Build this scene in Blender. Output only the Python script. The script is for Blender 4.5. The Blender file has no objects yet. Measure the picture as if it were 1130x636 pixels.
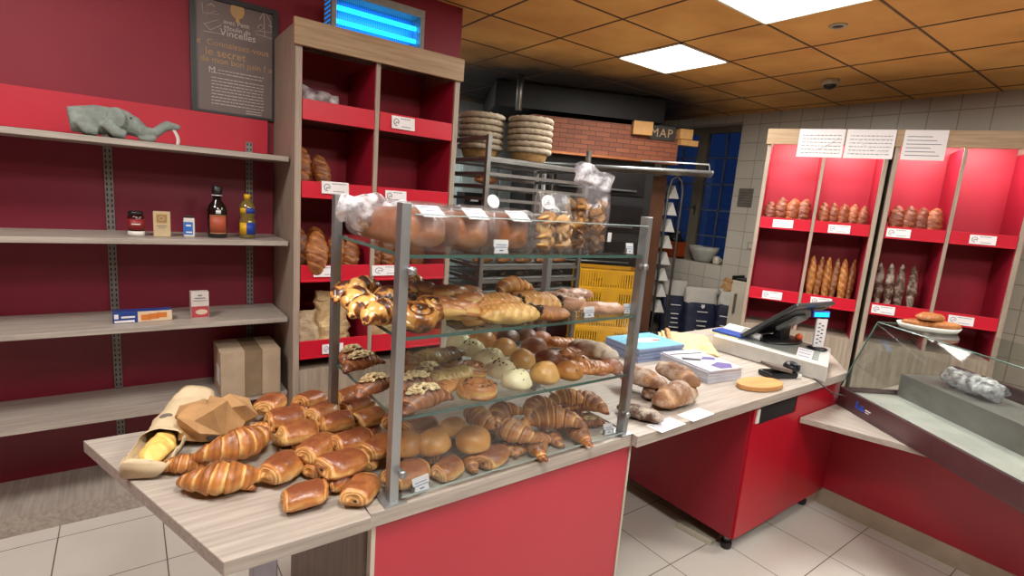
import bpy, bmesh, math, random
from math import sin, cos, pi, radians as rad
from mathutils import Vector as V, Matrix, Euler, noise
random.seed(7)
C = bpy.context.scene.collection
# ------------------------------------------------------------------ camera
W0, H0, F0 = 1130.0, 636.0, 576.3
PSI, PIT, ROL, CZ = rad(53.22), rad(9.536), rad(4.555), 1.55
fw = V((cos(PSI)*cos(PIT), sin(PSI)*cos(PIT), -sin(PIT)))
r0 = V((sin(PSI), -cos(PSI), 0)); u0 = r0.cross(fw)
rt = cos(ROL)*r0 + sin(ROL)*u0; up = -sin(ROL)*r0 + cos(ROL)*u0
cam = bpy.data.cameras.new('camera'); co = bpy.data.objects.new('camera', cam); C.objects.link(co)
m = Matrix((rt, up, -fw)).transposed().to_4x4(); m.translation = V((0, 0, CZ)); co.matrix_world = m
cam.sensor_width = 36; cam.lens = 36*F0/W0; cam.clip_start = .02
bpy.context.scene.camera = co
def ray(x, y): return rt*((x-W0/2)/F0) + up*((H0/2-y)/F0) + fw
def az(x, y, z): d = ray(x, y); return V((0, 0, CZ)) + d*((z-CZ)/d.z)
def ay(x, y, Y): d = ray(x, y); return V((0, 0, CZ)) + d*(Y/d.y)
def ax(x, y, X): d = ray(x, y); return V((0, 0, CZ)) + d*(X/d.x)
# ------------------------------------------------------------------ materials
def lin(h):
    h = h.lstrip('#'); out = []
    for i in (0, 2, 4):
        c = int(h[i:i+2], 16)/255; out.append(c/12.92 if c <= .04045 else ((c+.055)/1.055)**2.4)
    return (*out, 1)
MATS = {}
def N(nt, t, **k):
    n = nt.nodes.new(t)
    for a, b in k.items():
        if a in n.inputs: n.inputs[a].default_value = b
        else: setattr(n, a, b)
    return n
def base(name):
    mt = bpy.data.materials.new(name); mt.use_nodes = True; nt = mt.node_tree
    return mt, nt, nt.nodes['Principled BSDF']
def mat(name, col, rough=.5, metal=0, var=.08, scale=8, bump=0, bscale=60, coat=0, col2=None, stretch=None, emis=0, randv=0, spec=None):
    """procedural: base colour mottled by noise, optional second colour, bump, per-object variation"""
    if name in MATS: return MATS[name]
    mt, nt, b = base(name); L = nt.links.new
    c1 = lin(col); c2 = lin(col2) if col2 else tuple(min(1, x*(1-var*2.5)) for x in c1[:3])+(1,)
    tc = N(nt, 'ShaderNodeTexCoord'); mp = N(nt, 'ShaderNodeMapping')
    L(tc.outputs['Object'], mp.inputs['Vector'])
    if stretch: mp.inputs['Scale'].default_value = stretch
    nz = N(nt, 'ShaderNodeTexNoise', Scale=scale, Detail=5.0, Roughness=.6); L(mp.outputs[0], nz.inputs['Vector'])
    rp = N(nt, 'ShaderNodeValToRGB'); rp.color_ramp.elements[0].position = .35; rp.color_ramp.elements[1].position = .65
    rp.color_ramp.elements[0].color = c2; rp.color_ramp.elements[1].color = c1
    L(nz.outputs['Fac'], rp.inputs['Fac']); src = rp.outputs['Color']
    if randv:
        oi = N(nt, 'ShaderNodeObjectInfo'); mr = N(nt, 'ShaderNodeMapRange'); mr.inputs['To Min'].default_value = 1-randv; mr.inputs['To Max'].default_value = 1+randv
        L(oi.outputs['Random'], mr.inputs['Value']); hs = N(nt, 'ShaderNodeHueSaturation'); L(mr.outputs[0], hs.inputs['Value']); L(src, hs.inputs['Color']); src = hs.outputs['Color']
    L(src, b.inputs['Base Color'])
    b.inputs['Roughness'].default_value = rough; b.inputs['Metallic'].default_value = metal; b.inputs['Coat Weight'].default_value = coat
    if spec is not None: b.inputs['Specular IOR Level'].default_value = spec
    if bump:
        n2 = N(nt, 'ShaderNodeTexNoise', Scale=bscale, Detail=4.0); L(mp.outputs[0], n2.inputs['Vector'])
        bp = N(nt, 'ShaderNodeBump', Strength=bump, Distance=.004); L(n2.outputs['Fac'], bp.inputs['Height']); L(bp.outputs[0], b.inputs['Normal'])
    if emis: b.inputs['Emission Color'].default_value = c1; b.inputs['Emission Strength'].default_value = emis
    MATS[name] = mt; return mt
def crust(name, light, mid, dark, rough=.38, bump=.35, flour=0, coat=.15, spots=0):
    """pastry skin: attribute 'crust' (0 pale dough .. 1 deep brown) through a ramp, mottled"""
    if name in MATS: return MATS[name]
    mt, nt, b = base(name); L = nt.links.new
    at = N(nt, 'ShaderNodeAttribute', attribute_name='crust'); tc = N(nt, 'ShaderNodeTexCoord')
    oi = N(nt, 'ShaderNodeObjectInfo')
    ad = N(nt, 'ShaderNodeVectorMath', operation='ADD'); L(tc.outputs['Object'], ad.inputs[0]); L(oi.outputs['Random'], ad.inputs[1])
    nz = N(nt, 'ShaderNodeTexNoise', Scale=38.0, Detail=6.0, Roughness=.65); L(ad.outputs[0], nz.inputs['Vector'])
    nb = N(nt, 'ShaderNodeTexNoise', Scale=14.0, Detail=2.0); L(ad.outputs[0], nb.inputs['Vector'])
    m1 = N(nt, 'ShaderNodeMath', operation='MULTIPLY_ADD'); m1.inputs[1].default_value = .6; L(nz.outputs['Fac'], m1.inputs[0]); L(at.outputs['Fac'], m1.inputs[2])
    m2 = N(nt, 'ShaderNodeMath', operation='MULTIPLY_ADD'); m2.inputs[1].default_value = .5; L(nb.outputs['Fac'], m2.inputs[0]); L(m1.outputs[0], m2.inputs[2])
    m3 = N(nt, 'ShaderNodeMath', operation='MULTIPLY_ADD'); m3.inputs[1].default_value = .22; L(oi.outputs['Random'], m3.inputs[0]); L(m2.outputs[0], m3.inputs[2])
    m4 = N(nt, 'ShaderNodeMath', operation='SUBTRACT'); m4.inputs[1].default_value = .62; L(m3.outputs[0], m4.inputs[0])
    rp = N(nt, 'ShaderNodeValToRGB'); e = rp.color_ramp.elements; e[0].position = .05; e[0].color = lin(light); e[1].position = .95; e[1].color = lin(dark)
    k = e.new(.5); k.color = lin(mid); L(m4.outputs[0], rp.inputs['Fac']); src = rp.outputs['Color']
    if flour:
        nf = N(nt, 'ShaderNodeTexNoise', Scale=16.0, Detail=8.0, Roughness=.7); L(ad.outputs[0], nf.inputs['Vector'])
        ff = N(nt, 'ShaderNodeMapRange'); ff.inputs['From Min'].default_value = .62-flour*.3; ff.inputs['From Max'].default_value = .9-flour*.3; ff.inputs['To Max'].default_value = .85
        L(nf.outputs['Fac'], ff.inputs['Value'])
        mx = N(nt, 'ShaderNodeMix', data_type='RGBA'); L(ff.outputs[0], mx.inputs['Factor']); L(src, mx.inputs['A']); mx.inputs['B'].default_value = lin('#d9cfc0'); src = mx.outputs['Result']
    L(src, b.inputs['Base Color']); b.inputs['Roughness'].default_value = rough; b.inputs['Coat Weight'].default_value = coat; b.inputs['Coat Roughness'].default_value = .25
    nv = N(nt, 'ShaderNodeTexNoise', Scale=95.0, Detail=5.0); L(tc.outputs['Object'], nv.inputs['Vector'])
    bp = N(nt, 'ShaderNodeBump', Strength=bump, Distance=.003); L(nv.outputs['Fac'], bp.inputs['Height']); L(bp.outputs[0], b.inputs['Normal'])
    MATS[name] = mt; return mt
def clear(name, tint, gloss=.12, milk=0.0, rough=.03, wrinkle=0):
    """thin clear sheet: transparent + gloss by fresnel + a little milky diffuse"""
    if name in MATS: return MATS[name]
    mt, nt, b = base(name); nt.nodes.remove(b); L = nt.links.new; out = nt.nodes['Material Output']
    tr = N(nt, 'ShaderNodeBsdfTransparent', Color=lin(tint)); gl = N(nt, 'ShaderNodeBsdfGlossy', Roughness=rough)
    fr = N(nt, 'ShaderNodeLayerWeight', Blend=.5); pw = N(nt, 'ShaderNodeMath', operation='POWER'); pw.inputs[1].default_value = 4.0; L(fr.outputs['Facing'], pw.inputs[0])
    mm = N(nt, 'ShaderNodeMath', operation='MULTIPLY_ADD'); mm.inputs[1].default_value = .55; mm.inputs[2].default_value = .02+gloss*.03
    L(pw.outputs[0], mm.inputs[0]); mx = N(nt, 'ShaderNodeMixShader'); L(mm.outputs[0], mx.inputs[0]); L(tr.outputs[0], mx.inputs[1]); L(gl.outputs[0], mx.inputs[2])
    last = mx
    if milk:
        df = N(nt, 'ShaderNodeBsdfDiffuse', Color=(.85, .85, .88, 1)); nz = N(nt, 'ShaderNodeTexNoise', Scale=30.0, Detail=4.0)
        tc = N(nt, 'ShaderNodeTexCoord'); L(tc.outputs['Object'], nz.inputs['Vector'])
        mr = N(nt, 'ShaderNodeMapRange'); mr.inputs['From Min'].default_value = .4; mr.inputs['From Max'].default_value = .72; mr.inputs['To Min'].default_value = milk*.25; mr.inputs['To Max'].default_value = milk*2
        L(nz.outputs['Fac'], mr.inputs['Value'])
        m2 = N(nt, 'ShaderNodeMixShader'); L(mr.outputs[0], m2.inputs[0]); L(mx.outputs[0], m2.inputs[1]); L(df.outputs[0], m2.inputs[2]); last = m2
    if wrinkle:
        nw = N(nt, 'ShaderNodeTexNoise', Scale=45.0, Detail=4.0, Distortion=1.5); bp = N(nt, 'ShaderNodeBump', Strength=wrinkle, Distance=.01)
        L(nw.outputs['Fac'], bp.inputs['Height']); L(bp.outputs[0], gl.inputs['Normal']); L(bp.outputs[0], fr.inputs['Normal'])
    L(last.outputs[0], out.inputs['Surface']); MATS[name] = mt; return mt
def emit(name, col, s):
    if name in MATS: return MATS[name]
    mt, nt, b = base(name); nt.nodes.remove(b); e = N(nt, 'ShaderNodeEmission', Color=lin(col), Strength=s)
    nt.links.new(e.outputs[0], nt.nodes['Material Output'].inputs['Surface']); MATS[name] = mt; return mt
def wood(name, a, b2, rough=.45, axis='X', sc=1.0):
    if name in MATS: return MATS[name]
    st = {'X': (1.2*sc, 22*sc, 22*sc), 'Y': (22*sc, 1.2*sc, 22*sc), 'Z': (22*sc, 22*sc, 1.2*sc)}[axis]
    return mat(name, a, rough, 0, .1, 3.2, .05, 5, 0, b2, st)
M = dict(
 top=wood('grey_oak_laminate', '#b0a79d', '#958d84', .42, 'X'), topY=wood('grey_oak_laminate_deep', '#b0a79d', '#958d84', .42, 'Y'),
 upr=wood('grey_oak_upright', '#a99b8b', '#8f8274', .5, 'Z'), head=wood('warm_lit_oak_header', '#ad9474', '#94795a', .5, 'X'),  # head: same grey oak with warm light mixed into its colour
 red=mat('red_laminate', '#ac1226', .32, 0, .03, 2, .02, 30), redlip=mat('bright_red_lip', '#c5142e', .35, 0, .03, 3),
 redwall=mat('crimson_wall_paint', '#8c1a30', .6, 0, .06, 1.5, .1, 90), panel=mat('red_back_panel', '#a31630', .5, 0, .04, 2), poster_red=mat('bright_red_board', '#c81c36', .5, 0, .03, 2),
 steel=mat('brushed_steel', '#a4a8aa', .35, .75, .08, 4, .04, 20, 0, None, (1, 1, .1)), dsteel=mat('dull_steel', '#8b8a86', .5, 1, .1, 9),
 galv=mat('galvanised_strip', '#8e8b88', .5, .7, .1, 40), black=mat('black_plastic', '#17181b', .4, 0, .1, 20), void=mat('matt_black_metal', '#121013', .7, 0, .1, 8),  # void: flat black for the oven body and the counter recess
 paper=mat('white_card', '#e6e4e6', .6, 0, .03, 6), ink=mat('grey_ink', '#6d6f78', .7), inkd=mat('dark_ink', '#26262c', .7), blueink=mat('blue_ink', '#5f7fb0', .7),
 kraft=mat('kraft_paper', '#b98f5f', .75, 0, .1, 14, .4, 40), kraftl=mat('pale_kraft_paper', '#d8bd8c', .75, 0, .08, 14, .3, 40), bagw=mat('cream_paper_bag', '#d3bf9c', .75, 0, .08, 10, .5, 30),
 card=mat('brown_cardboard', '#b5a188', .8, 0, .06, 10, .1, 50), white=mat('white_plastic', '#d9d8d2', .4, 0, .03, 5), cream=mat('cream_enamel', '#c3bdac', .5, 0, .05, 4),
 yellow=mat('yellow_crate_plastic', '#e3a80d', .45, 0, .06, 6), wicker=mat('cane_wicker', '#b08a55', .7, 0, .15, 60, .6, 120), rim=mat('pale_cane_rim', '#b9ab93', .75, 0, .15, 50, .7, 90),
 choc=mat('dark_chocolate', '#2c140c', .35, 0, .1, 40), almond=mat('almond_flake', '#ecd3a2', .6, 0, .1, 60), sugar=mat('icing_sugar', '#e8e2da', .8, 0, .05, 60),
 raisin=mat('raisin', '#2a1418', .35, 0, .2, 60, .5, 200), board=mat('beech_board', '#c8935a', .5, 0, .1, 5, .05, 30, 0, '#b5824c', (1, 12, 12)),
 edge=mat('glass_edge_green', '#4d6e66', .15, 0, .1, 12), glass=clear('shelf_glass', '#f2f6f4', .5), pane=clear('pane_glass', '#f4f6f5', .4),
 bag=clear('clear_cellophane', '#fafafb', 1.0, .035, .1, .9), bagm=clear('milky_plastic', '#ececf0', 1.2, .5, .2, 1.0),
)
CR = crust('butter_crust', '#ecc87e', '#bd7b3f', '#74401f', .42, .6)
CRP = crust('glazed_crust', '#eeca84', '#bd7c42', '#7c4327', .38, .7, 0, .25)
CRB = crust('brioche_crust', '#e9c078', '#cb8d45', '#98602f', .42, .4, 0, .2)
CRD = crust('deep_crust', '#c98f54', '#935730', '#5a2f1a', .45, .4)
CRF = crust('floured_crust', '#b48a58', '#7d5536', '#452a1c', .75, .6, .6, 0)
CRL = crust('loaf_crust', '#cf9b5c', '#a4662f', '#6a3a1c', .5, .4, .12, 0)
CRW = crust('pale_dough', '#efe6c0', '#e6d8a4', '#cfa968', .45, .15, 0, .1)
CRA = crust('sugared_pink', '#d0a184', '#b37f60', '#8c563c', .5, .5, .3, .1)
CRC = crust('striped_dough', '#e2b465', '#ac682c', '#42200f', .3, .3, 0, .4)
CRG = crust('green_grey_dough', '#ecd69c', '#c8a868', '#74522e', .4, .3, 0, .2)
# ------------------------------------------------------------------ geometry helpers
def bx(bm, x0, x1, y0, y1, z0, z1, M4=None):
    vs = [bm.verts.new((x, y, z)) for x in (x0, x1) for y in (y0, y1) for z in (z0, z1)]
    for f in ((0, 1, 3, 2), (4, 6, 7, 5), (0, 4, 5, 1), (2, 3, 7, 6), (0, 2, 6, 4), (1, 5, 7, 3)): bm.faces.new([vs[i] for i in f])
    if M4 is not None: bmesh.ops.transform(bm, matrix=M4, verts=vs)
    return vs
def prism(bm, pts, z0, z1):
    n = len(pts); a = [bm.verts.new((p[0], p[1], z0)) for p in pts]; b = [bm.verts.new((p[0], p[1], z1)) for p in pts]
    bm.faces.new(a[::-1]); bm.faces.new(b)
    for i in range(n): bm.faces.new((a[i], a[(i+1) % n], b[(i+1) % n], b[i]))
def lathe(bm, prof, n=24, M4=None, cap=True):
    rings = []
    for r, z in prof: rings.append([bm.verts.new((r*cos(2*pi*i/n), r*sin(2*pi*i/n), z)) for i in range(n)])
    for a, b in zip(rings, rings[1:]):
        for i in range(n): bm.faces.new((a[i], a[(i+1) % n], b[(i+1) % n], b[i]))
    if cap: bm.faces.new(rings[0][::-1]); bm.faces.new(rings[-1])
    if M4 is not None: bmesh.ops.transform(bm, matrix=M4, verts=[v for r in rings for v in r])
def tube(bm, pts, r, n=8, closed=False):
    pts = [V(p) for p in pts]; rings = []; k = len(pts); prev = None
    for i, p in enumerate(pts):
        if closed: t = pts[(i+1) % k]-pts[i-1]
        else: t = pts[min(i+1, k-1)]-pts[max(i-1, 0)]
        t.normalize()
        if prev is None: a = t.orthogonal().normalized()
        else: a = (prev - t*prev.dot(t)).normalized()
        prev = a; b = t.cross(a); rr = r[i] if isinstance(r, (list, tuple)) else r
        rings.append([bm.verts.new(p + (a*cos(2*pi*j/n)+b*sin(2*pi*j/n))*rr) for j in range(n)])
    for i in range(k if closed else k-1):
        a, b = rings[i], rings[(i+1) % k]
        for j in range(n): bm.faces.new((a[j], a[(j+1) % n], b[(j+1) % n], b[j]))
    if not closed: bm.faces.new(rings[0][::-1]); bm.faces.new(rings[-1])
def ball(bm, c, r, sx=1, sy=1, sz=1, seg=12, rot=None):
    m4 = Matrix.Translation(c) @ (rot.to_4x4() if rot else Matrix.Identity(4)) @ Matrix.Diagonal((r*sx, r*sy, r*sz, 1))
    bmesh.ops.create_uvsphere(bm, u_segments=seg, v_segments=max(6, seg*2//3), radius=1, matrix=m4)
def B(): return bmesh.new()
def obj(name, bm, mt, parent=None, smooth=False, bev=0, kind=None, label=None):
    if isinstance(bm, bmesh.types.BMesh):
        bmesh.ops.recalc_face_normals(bm, faces=bm.faces[:]); me = bpy.data.meshes.new(name); bm.to_mesh(me); bm.free()
    else: me = bm
    if not me.materials: me.materials.append(mt)
    o = bpy.data.objects.new(name, me); C.objects.link(o); o.parent = parent
    if smooth:
        for p in me.polygons: p.use_smooth = True
    if bev: md = o.modifiers.new('bevel', 'BEVEL'); md.width = bev; md.segments = 2; md.limit_method = 'ANGLE'
    if kind: o['kind'] = kind
    if label: o['label'] = label
    return o
def tag(o, label, cat, group=None):
    o['label'] = label; o['category'] = cat
    if group: o['group'] = group
    return o
def thing(name, label, cat, loc=(0, 0, 0), rz=0, group=None):
    o = bpy.data.objects.new(name, None); C.objects.link(o); o.location = loc; o.rotation_euler = (0, 0, rz); o.empty_display_size = .05
    return tag(o, label, cat, group)
def copy_tree(o, parent=None):
    c = o.copy(); C.objects.link(c); c.parent = parent
    for ch in list(o.children): copy_tree(ch, c)
    return c
def struct(name, bm, mt, **k): o = obj(name, bm, mt, **k); o['kind'] = 'structure'; return o
FONT = None
def text_mesh(name, s, size, mt, parent, M4, ext=.0008, align='LEFT', spacing=1.0):
    cu = bpy.data.curves.new(name, 'FONT'); cu.body = s; cu.size = size; cu.extrude = ext; cu.align_x = align; cu.space_character = spacing; cu.resolution_u = 3
    t = bpy.data.objects.new('tmp', cu); C.objects.link(t)
    dg = bpy.context.evaluated_depsgraph_get(); me = bpy.data.meshes.new_from_object(t.evaluated_get(dg)); me.name = name
    bpy.data.objects.remove(t); me.transform(M4); me.materials.clear(); me.materials.append(mt)
    o = bpy.data.objects.new(name, me); C.objects.link(o); o.parent = parent; return o
XZ = Matrix.Rotation(pi/2, 4, 'X')   # text lying in XY stood up into XZ, facing -Y
def setcrust(bm, f):
    lay = bm.verts.layers.float.new('crust')
    for v in bm.verts: v[lay] = f(v)
# ------------------------------------------------------------------ ROOM
ZC = 2.725; YW = 3.13; XR = 5.73; YB = 5.9; XL = -2.2; YF = -3.2
def room():
    mt, nt, b = base('beige_floor_tiles'); L = nt.links.new
    g = N(nt, 'ShaderNodeNewGeometry'); sx = N(nt, 'ShaderNodeSeparateXYZ'); L(g.outputs['Position'], sx.inputs[0])
    def line(out, off, p, w):
        a = N(nt, 'ShaderNodeMath', operation='ADD'); a.inputs[1].default_value = off; L(out, a.inputs[0])
        md = N(nt, 'ShaderNodeMath', operation='PINGPONG'); md.inputs[1].default_value = p/2; L(a.outputs[0], md.inputs[0])
        l = N(nt, 'ShaderNodeMath', operation='LESS_THAN'); l.inputs[1].default_value = w; L(md.outputs[0], l.inputs[0]); return l.outputs[0]
    lx = line(sx.outputs['X'], 10*.365-1.91, .365, .0022); ly = line(sx.outputs['Y'], 10*.365-1.21, .365, .0022)
    mxx = N(nt, 'ShaderNodeMath', operation='MAXIMUM'); L(lx, mxx.inputs[0]); L(ly, mxx.inputs[1])
    nz = N(nt, 'ShaderNodeTexNoise', Scale=3.0, Detail=5.0); L(g.outputs['Position'], nz.inputs['Vector'])
    rp = N(nt, 'ShaderNodeValToRGB'); rp.color_ramp.elements[0].color = lin('#bcb8b0'); rp.color_ramp.elements[1].color = lin('#d2cec6'); L(nz.outputs['Fac'], rp.inputs['Fac'])
    mx = N(nt, 'ShaderNodeMix', data_type='RGBA'); L(mxx.outputs[0], mx.inputs['Factor']); L(rp.outputs[0], mx.inputs['A']); mx.inputs['B'].default_value = lin('#5c544c')
    L(mx.outputs['Result'], b.inputs['Base Color']); b.inputs['Roughness'].default_value = .4
    bm = B(); bx(bm, XL, 6.4, YF, YB, -.1, 0); struct('floor', bm, mt)
    # ceiling tiles: ochre mineral fibre, fading to near black around the oven
    mt, nt, b = base('ochre_ceiling_tile'); L = nt.links.new
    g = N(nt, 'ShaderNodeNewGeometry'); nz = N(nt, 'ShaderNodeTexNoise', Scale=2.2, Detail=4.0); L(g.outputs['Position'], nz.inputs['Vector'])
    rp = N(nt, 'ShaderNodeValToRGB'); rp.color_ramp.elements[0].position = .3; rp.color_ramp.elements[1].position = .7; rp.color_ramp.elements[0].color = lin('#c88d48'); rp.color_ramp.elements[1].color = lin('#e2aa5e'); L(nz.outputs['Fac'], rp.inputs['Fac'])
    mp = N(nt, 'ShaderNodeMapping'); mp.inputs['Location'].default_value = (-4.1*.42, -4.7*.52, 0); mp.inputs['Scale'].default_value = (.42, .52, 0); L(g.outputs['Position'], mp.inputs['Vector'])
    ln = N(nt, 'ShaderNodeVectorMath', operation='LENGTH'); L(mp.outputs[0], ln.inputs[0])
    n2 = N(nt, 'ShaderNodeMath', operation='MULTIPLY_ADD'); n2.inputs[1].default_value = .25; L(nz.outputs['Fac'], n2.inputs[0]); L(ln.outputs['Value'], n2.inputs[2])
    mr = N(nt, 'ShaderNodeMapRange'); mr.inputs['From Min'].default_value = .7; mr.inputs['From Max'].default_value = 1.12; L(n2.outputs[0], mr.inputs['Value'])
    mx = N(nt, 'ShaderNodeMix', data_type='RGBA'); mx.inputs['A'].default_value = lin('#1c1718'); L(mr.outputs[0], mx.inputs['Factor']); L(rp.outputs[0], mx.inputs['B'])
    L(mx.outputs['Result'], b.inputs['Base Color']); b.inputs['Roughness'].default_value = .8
    nb = N(nt, 'ShaderNodeTexNoise', Scale=140.0); bp = N(nt, 'ShaderNodeBump', Strength=.15, Distance=.002); L(g.outputs['Position'], nb.inputs['Vector']); L(nb.outputs['Fac'], bp.inputs['Height']); L(bp.outputs[0], b.inputs['Normal'])
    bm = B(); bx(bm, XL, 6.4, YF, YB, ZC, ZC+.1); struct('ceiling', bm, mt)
    bm = B()
    x = 3.16-.6*9
    while x < 6.3:
        if x > XL: bx(bm, x-.006, x+.006, YF, YB, ZC-.004, ZC+.01)
        x += .6
    y = 2.49-.6*9
    while y < YB:
        bx(bm, XL, 6.3, y-.006, y+.006, ZC-.004, ZC+.01); y += .6
    struct('trim_1', bm, mat('bronze_grid', '#5f4326', .5))
    # walls
    bm = B(); bx(bm, XL, 1.775, YW, YW+.12, 0, ZC); struct('wall_back', bm, M['redwall'])
    bm = B(); bx(bm, XL-.12, XL, YF, YW+.12, 0, ZC); struct('wall_left', bm, M['redwall'])
    bm = B(); bx(bm, XL-.12, 6.5, YF-.12, YF, 0, ZC); struct('wall_front', bm, mat('shop_front_wall', '#8d7f74', .7))
    pl = mat('bakery_plaster', '#a9aeb0', .7)
    bm = B(); bx(bm, 1.655, 1.775, YW+.12, YB, 0, ZC); struct('wall_bakery_left', bm, pl)
    bm = B(); bx(bm, 1.655, 6.5, YB, YB+.12, 0, ZC); struct('wall_bakery_back', bm, pl)
    # tiled wall X=XR with window opening Y 3.51..4.75, z .97..2.65
    mt, nt, b = base('cream_wall_tiles'); L = nt.links.new
    g = N(nt, 'ShaderNodeNewGeometry'); sx = N(nt, 'ShaderNodeSeparateXYZ'); L(g.outputs['Position'], sx.inputs[0]); cb = N(nt, 'ShaderNodeCombineXYZ'); L(sx.outputs['Y'], cb.inputs['X']); L(sx.outputs['Z'], cb.inputs['Y'])
    br = N(nt, 'ShaderNodeTexBrick', Scale=1.0); br.offset = 0.0; L(cb.outputs[0], br.inputs['Vector'])
    br.inputs['Color1'].default_value = lin('#b9b4a8'); br.inputs['Color2'].default_value = lin('#b2ac9f'); br.inputs['Mortar'].default_value = lin('#8b8578')
    br.inputs['Mortar Size'].default_value = .004; br.inputs['Brick Width'].default_value = .22; br.inputs['Row Height'].default_value = .2
    L(br.outputs['Color'], b.inputs['Base Color']); b.inputs['Roughness'].default_value = .35
    bm = B(); bx(bm, XR, XR+.35, YF, 3.51, 0, ZC); bx(bm, XR, XR+.35, 3.51, 4.75, 0, .97); bx(bm, XR, XR+.35, 3.51, 4.75, 2.64, ZC); bx(bm, XR, XR+.35, 4.75, YB, 0, ZC)
    struct('wall_right', bm, mt)
    fm = mat('brown_grey_window_frame', '#6a6253', .5); x0, x1 = XR+.2, XR+.25
    wr = bpy.data.objects.new('window_1', None); C.objects.link(wr); wr['kind'] = 'structure'
    bm = B()
    bx(bm, x0, x1, 3.51, 3.58, .97, 2.64); bx(bm, x0, x1, 4.68, 4.75, .97, 2.64); bx(bm, x0, x1, 3.51, 4.75, 2.56, 2.64); bx(bm, x0, x1, 3.51, 4.75, .97, 1.03)
    bx(bm, x0-.02, x1, 4.06, 4.19, .97, 2.6)
    obj('window_frame', bm, fm, wr)
    bm = B()
    for y in (3.81, 4.44): bx(bm, x0+.012, x1-.012, y-.009, y+.009, 1, 2.6)
    for z in (1.3, 1.62, 1.94, 2.26): bx(bm, x0+.012, x1-.012, 3.55, 4.7, z-.009, z+.009)
    obj('glazing_bars', bm, mat('grey_glazing_bar', '#4c5160', .4), wr)
    bm = B(); bx(bm, x0+.02, x0+.026, 3.55, 4.7, 1, 2.6); obj('pane', bm, clear('window_glass', '#dfe6ee', .5), wr)
    bm = B(); bx(bm, x0-.02, x0, 4.11, 4.13, 1.55, 1.68); bx(bm, x0-.05, x0-.035, 4.1, 4.16, 1.64, 1.66); bx(bm, x0-.05, x0, 4.115, 4.13, 1.64, 1.66); obj('handle', bm, M['dsteel'], wr)
    # dusk outside
    nb = None
    bm = B(); bx(bm, 8.2, 8.5, 2.5, 4.35, -1, 2.35); bx(bm, 8.1, 8.2, 3.1, 3.9, -1, 2.9); hb = struct('wall_neighbour_house', bm, mat('neighbour_render', '#3f4a66', .8))
room()
def ceiling_lamp(x, y, s, label, grp='square ceiling light panels'):
    t = thing('ceiling_light', label, 'ceiling light', (x+.3, y+.3, ZC), 0, grp)
    bm = B()
    for a in (0, 1, 2, 3): bx(bm, -.3, .3, .285, .3, -.012, .002, Matrix.Rotation(a*pi/2, 4, 'Z'))
    obj('frame', bm, mat('white_lamp_frame', '#e8e2d2', .5), t)
    bm = B(); bx(bm, -.285, .285, -.285, .285, -.008, -.002); obj('diffuser', bm, emit('lamp_diffuser', '#fff6e6', 6), t)
    l = bpy.data.lights.new('panel_lamp', 'AREA'); l.shape = 'SQUARE'; l.size = .56; l.energy = s; l.color = (1, .97, .93)
    lo = bpy.data.objects.new('panel_lamp', l); C.objects.link(lo); lo.location = (x+.3, y+.3, ZC-.016)
ceiling_lamp(3.16, 2.49, 30, 'square glowing ceiling light panel deeper in the room above the oven loader')
ceiling_lamp(2.56, 1.29, 30, 'larger looking square light panel cut by the top edge of the photo')
ceiling_lamp(.16, .09, 26, 'square ceiling light panel out of view above the front of the counter')
ceiling_lamp(-1.04, 1.29, 20, 'square ceiling light panel out of view above the wall shelves')
ceiling_lamp(1.36, -1.11, 26, 'square ceiling light panel out of view on the customer side')
ceiling_lamp(3.16, -.51, 22, 'square ceiling light panel out of view beyond the glass showcase')
# unseen panel, added to light the bakery behind dimly
ceiling_lamp(1.96, 4.89, 8, 'square ceiling light panel out of view in the back corner of the bakery')
# camera dome and detector on ceiling
p = az(917, 88, ZC); t = thing('security_camera', 'beige dome security camera on the ceiling above the right bread rack', 'security camera', p)
bm = B(); lathe(bm, [(.062, 0), (.065, -.01), (.065, -.035), (.055, -.042)], 24); obj('housing', bm, mat('beige_plastic', '#b3a68d', .5), t, True)
bm = B(); ball(bm, (0, 0, -.04), .048, 1, 1, .8, 16); obj('dome', bm, mat('smoked_dome', '#1b1a20', .1), t, True)
p = az(925, 28, ZC); t = thing('smoke_detector', 'small flush dark round ceiling spotlight beside the large light panel', 'spotlight', p)
bm = B(); lathe(bm, [(.05, .001), (.05, -.006), (.038, -.012), (.03, -.004)], 24); obj('ring', bm, MATS['beige_plastic'], t, True)
bm = B(); lathe(bm, [(.03, -.001), (.029, -.008), (.012, -.012)], 20); obj('lens', bm, M['black'], t, True)
t.name = 'ceiling_spotlight'
# ------------------------------------------------------------------ bread cabinets
def card(parent, name, w, h, loc, M4=None, strokes=4, logo=True, col=None, seed=1):
    """small printed card standing in local XZ facing -Y, origin bottom centre"""
    R_ = random.Random(seed)
    T = Matrix.Translation(loc) @ (M4 or Matrix.Identity(4))
    bm = B(); bx(bm, -w/2, w/2, 0, .0015, 0, h, T); o = obj(name, bm, M['paper'], parent)
    bm = B()
    x0 = -w*.42
    if logo:
        c = V((-w*.3, -.0006, h*.5)); pts = [T @ (c + V((w*.11*cos(a), 0, h*.28*sin(a)))) for a in [i*.5 for i in range(11)]]
        tube(bm, pts, h*.028, 5); pts = [T @ (c + V((w*.06*cos(a)+w*.03, 0, h*.12*sin(a)-h*.1))) for a in [i*.6 for i in range(7)]]; tube(bm, pts, h*.03, 5); x0 = -w*.12
    for k in range(strokes):
        z = h*(.8 - .62*k/max(1, strokes-1)) if strokes > 1 else h*.55
        x = x0 + (w*.04 if k else 0); xe = w*(.42-.12*R_.random())
        while x < xe:
            l = w*R_.uniform(.04, .1); bx(bm, x, min(x+l, xe), -.0006, 0, z, z+h*.06, T); x += l+w*.02
    obj('print', bm, col or M['ink'], o)
    return o
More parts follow.
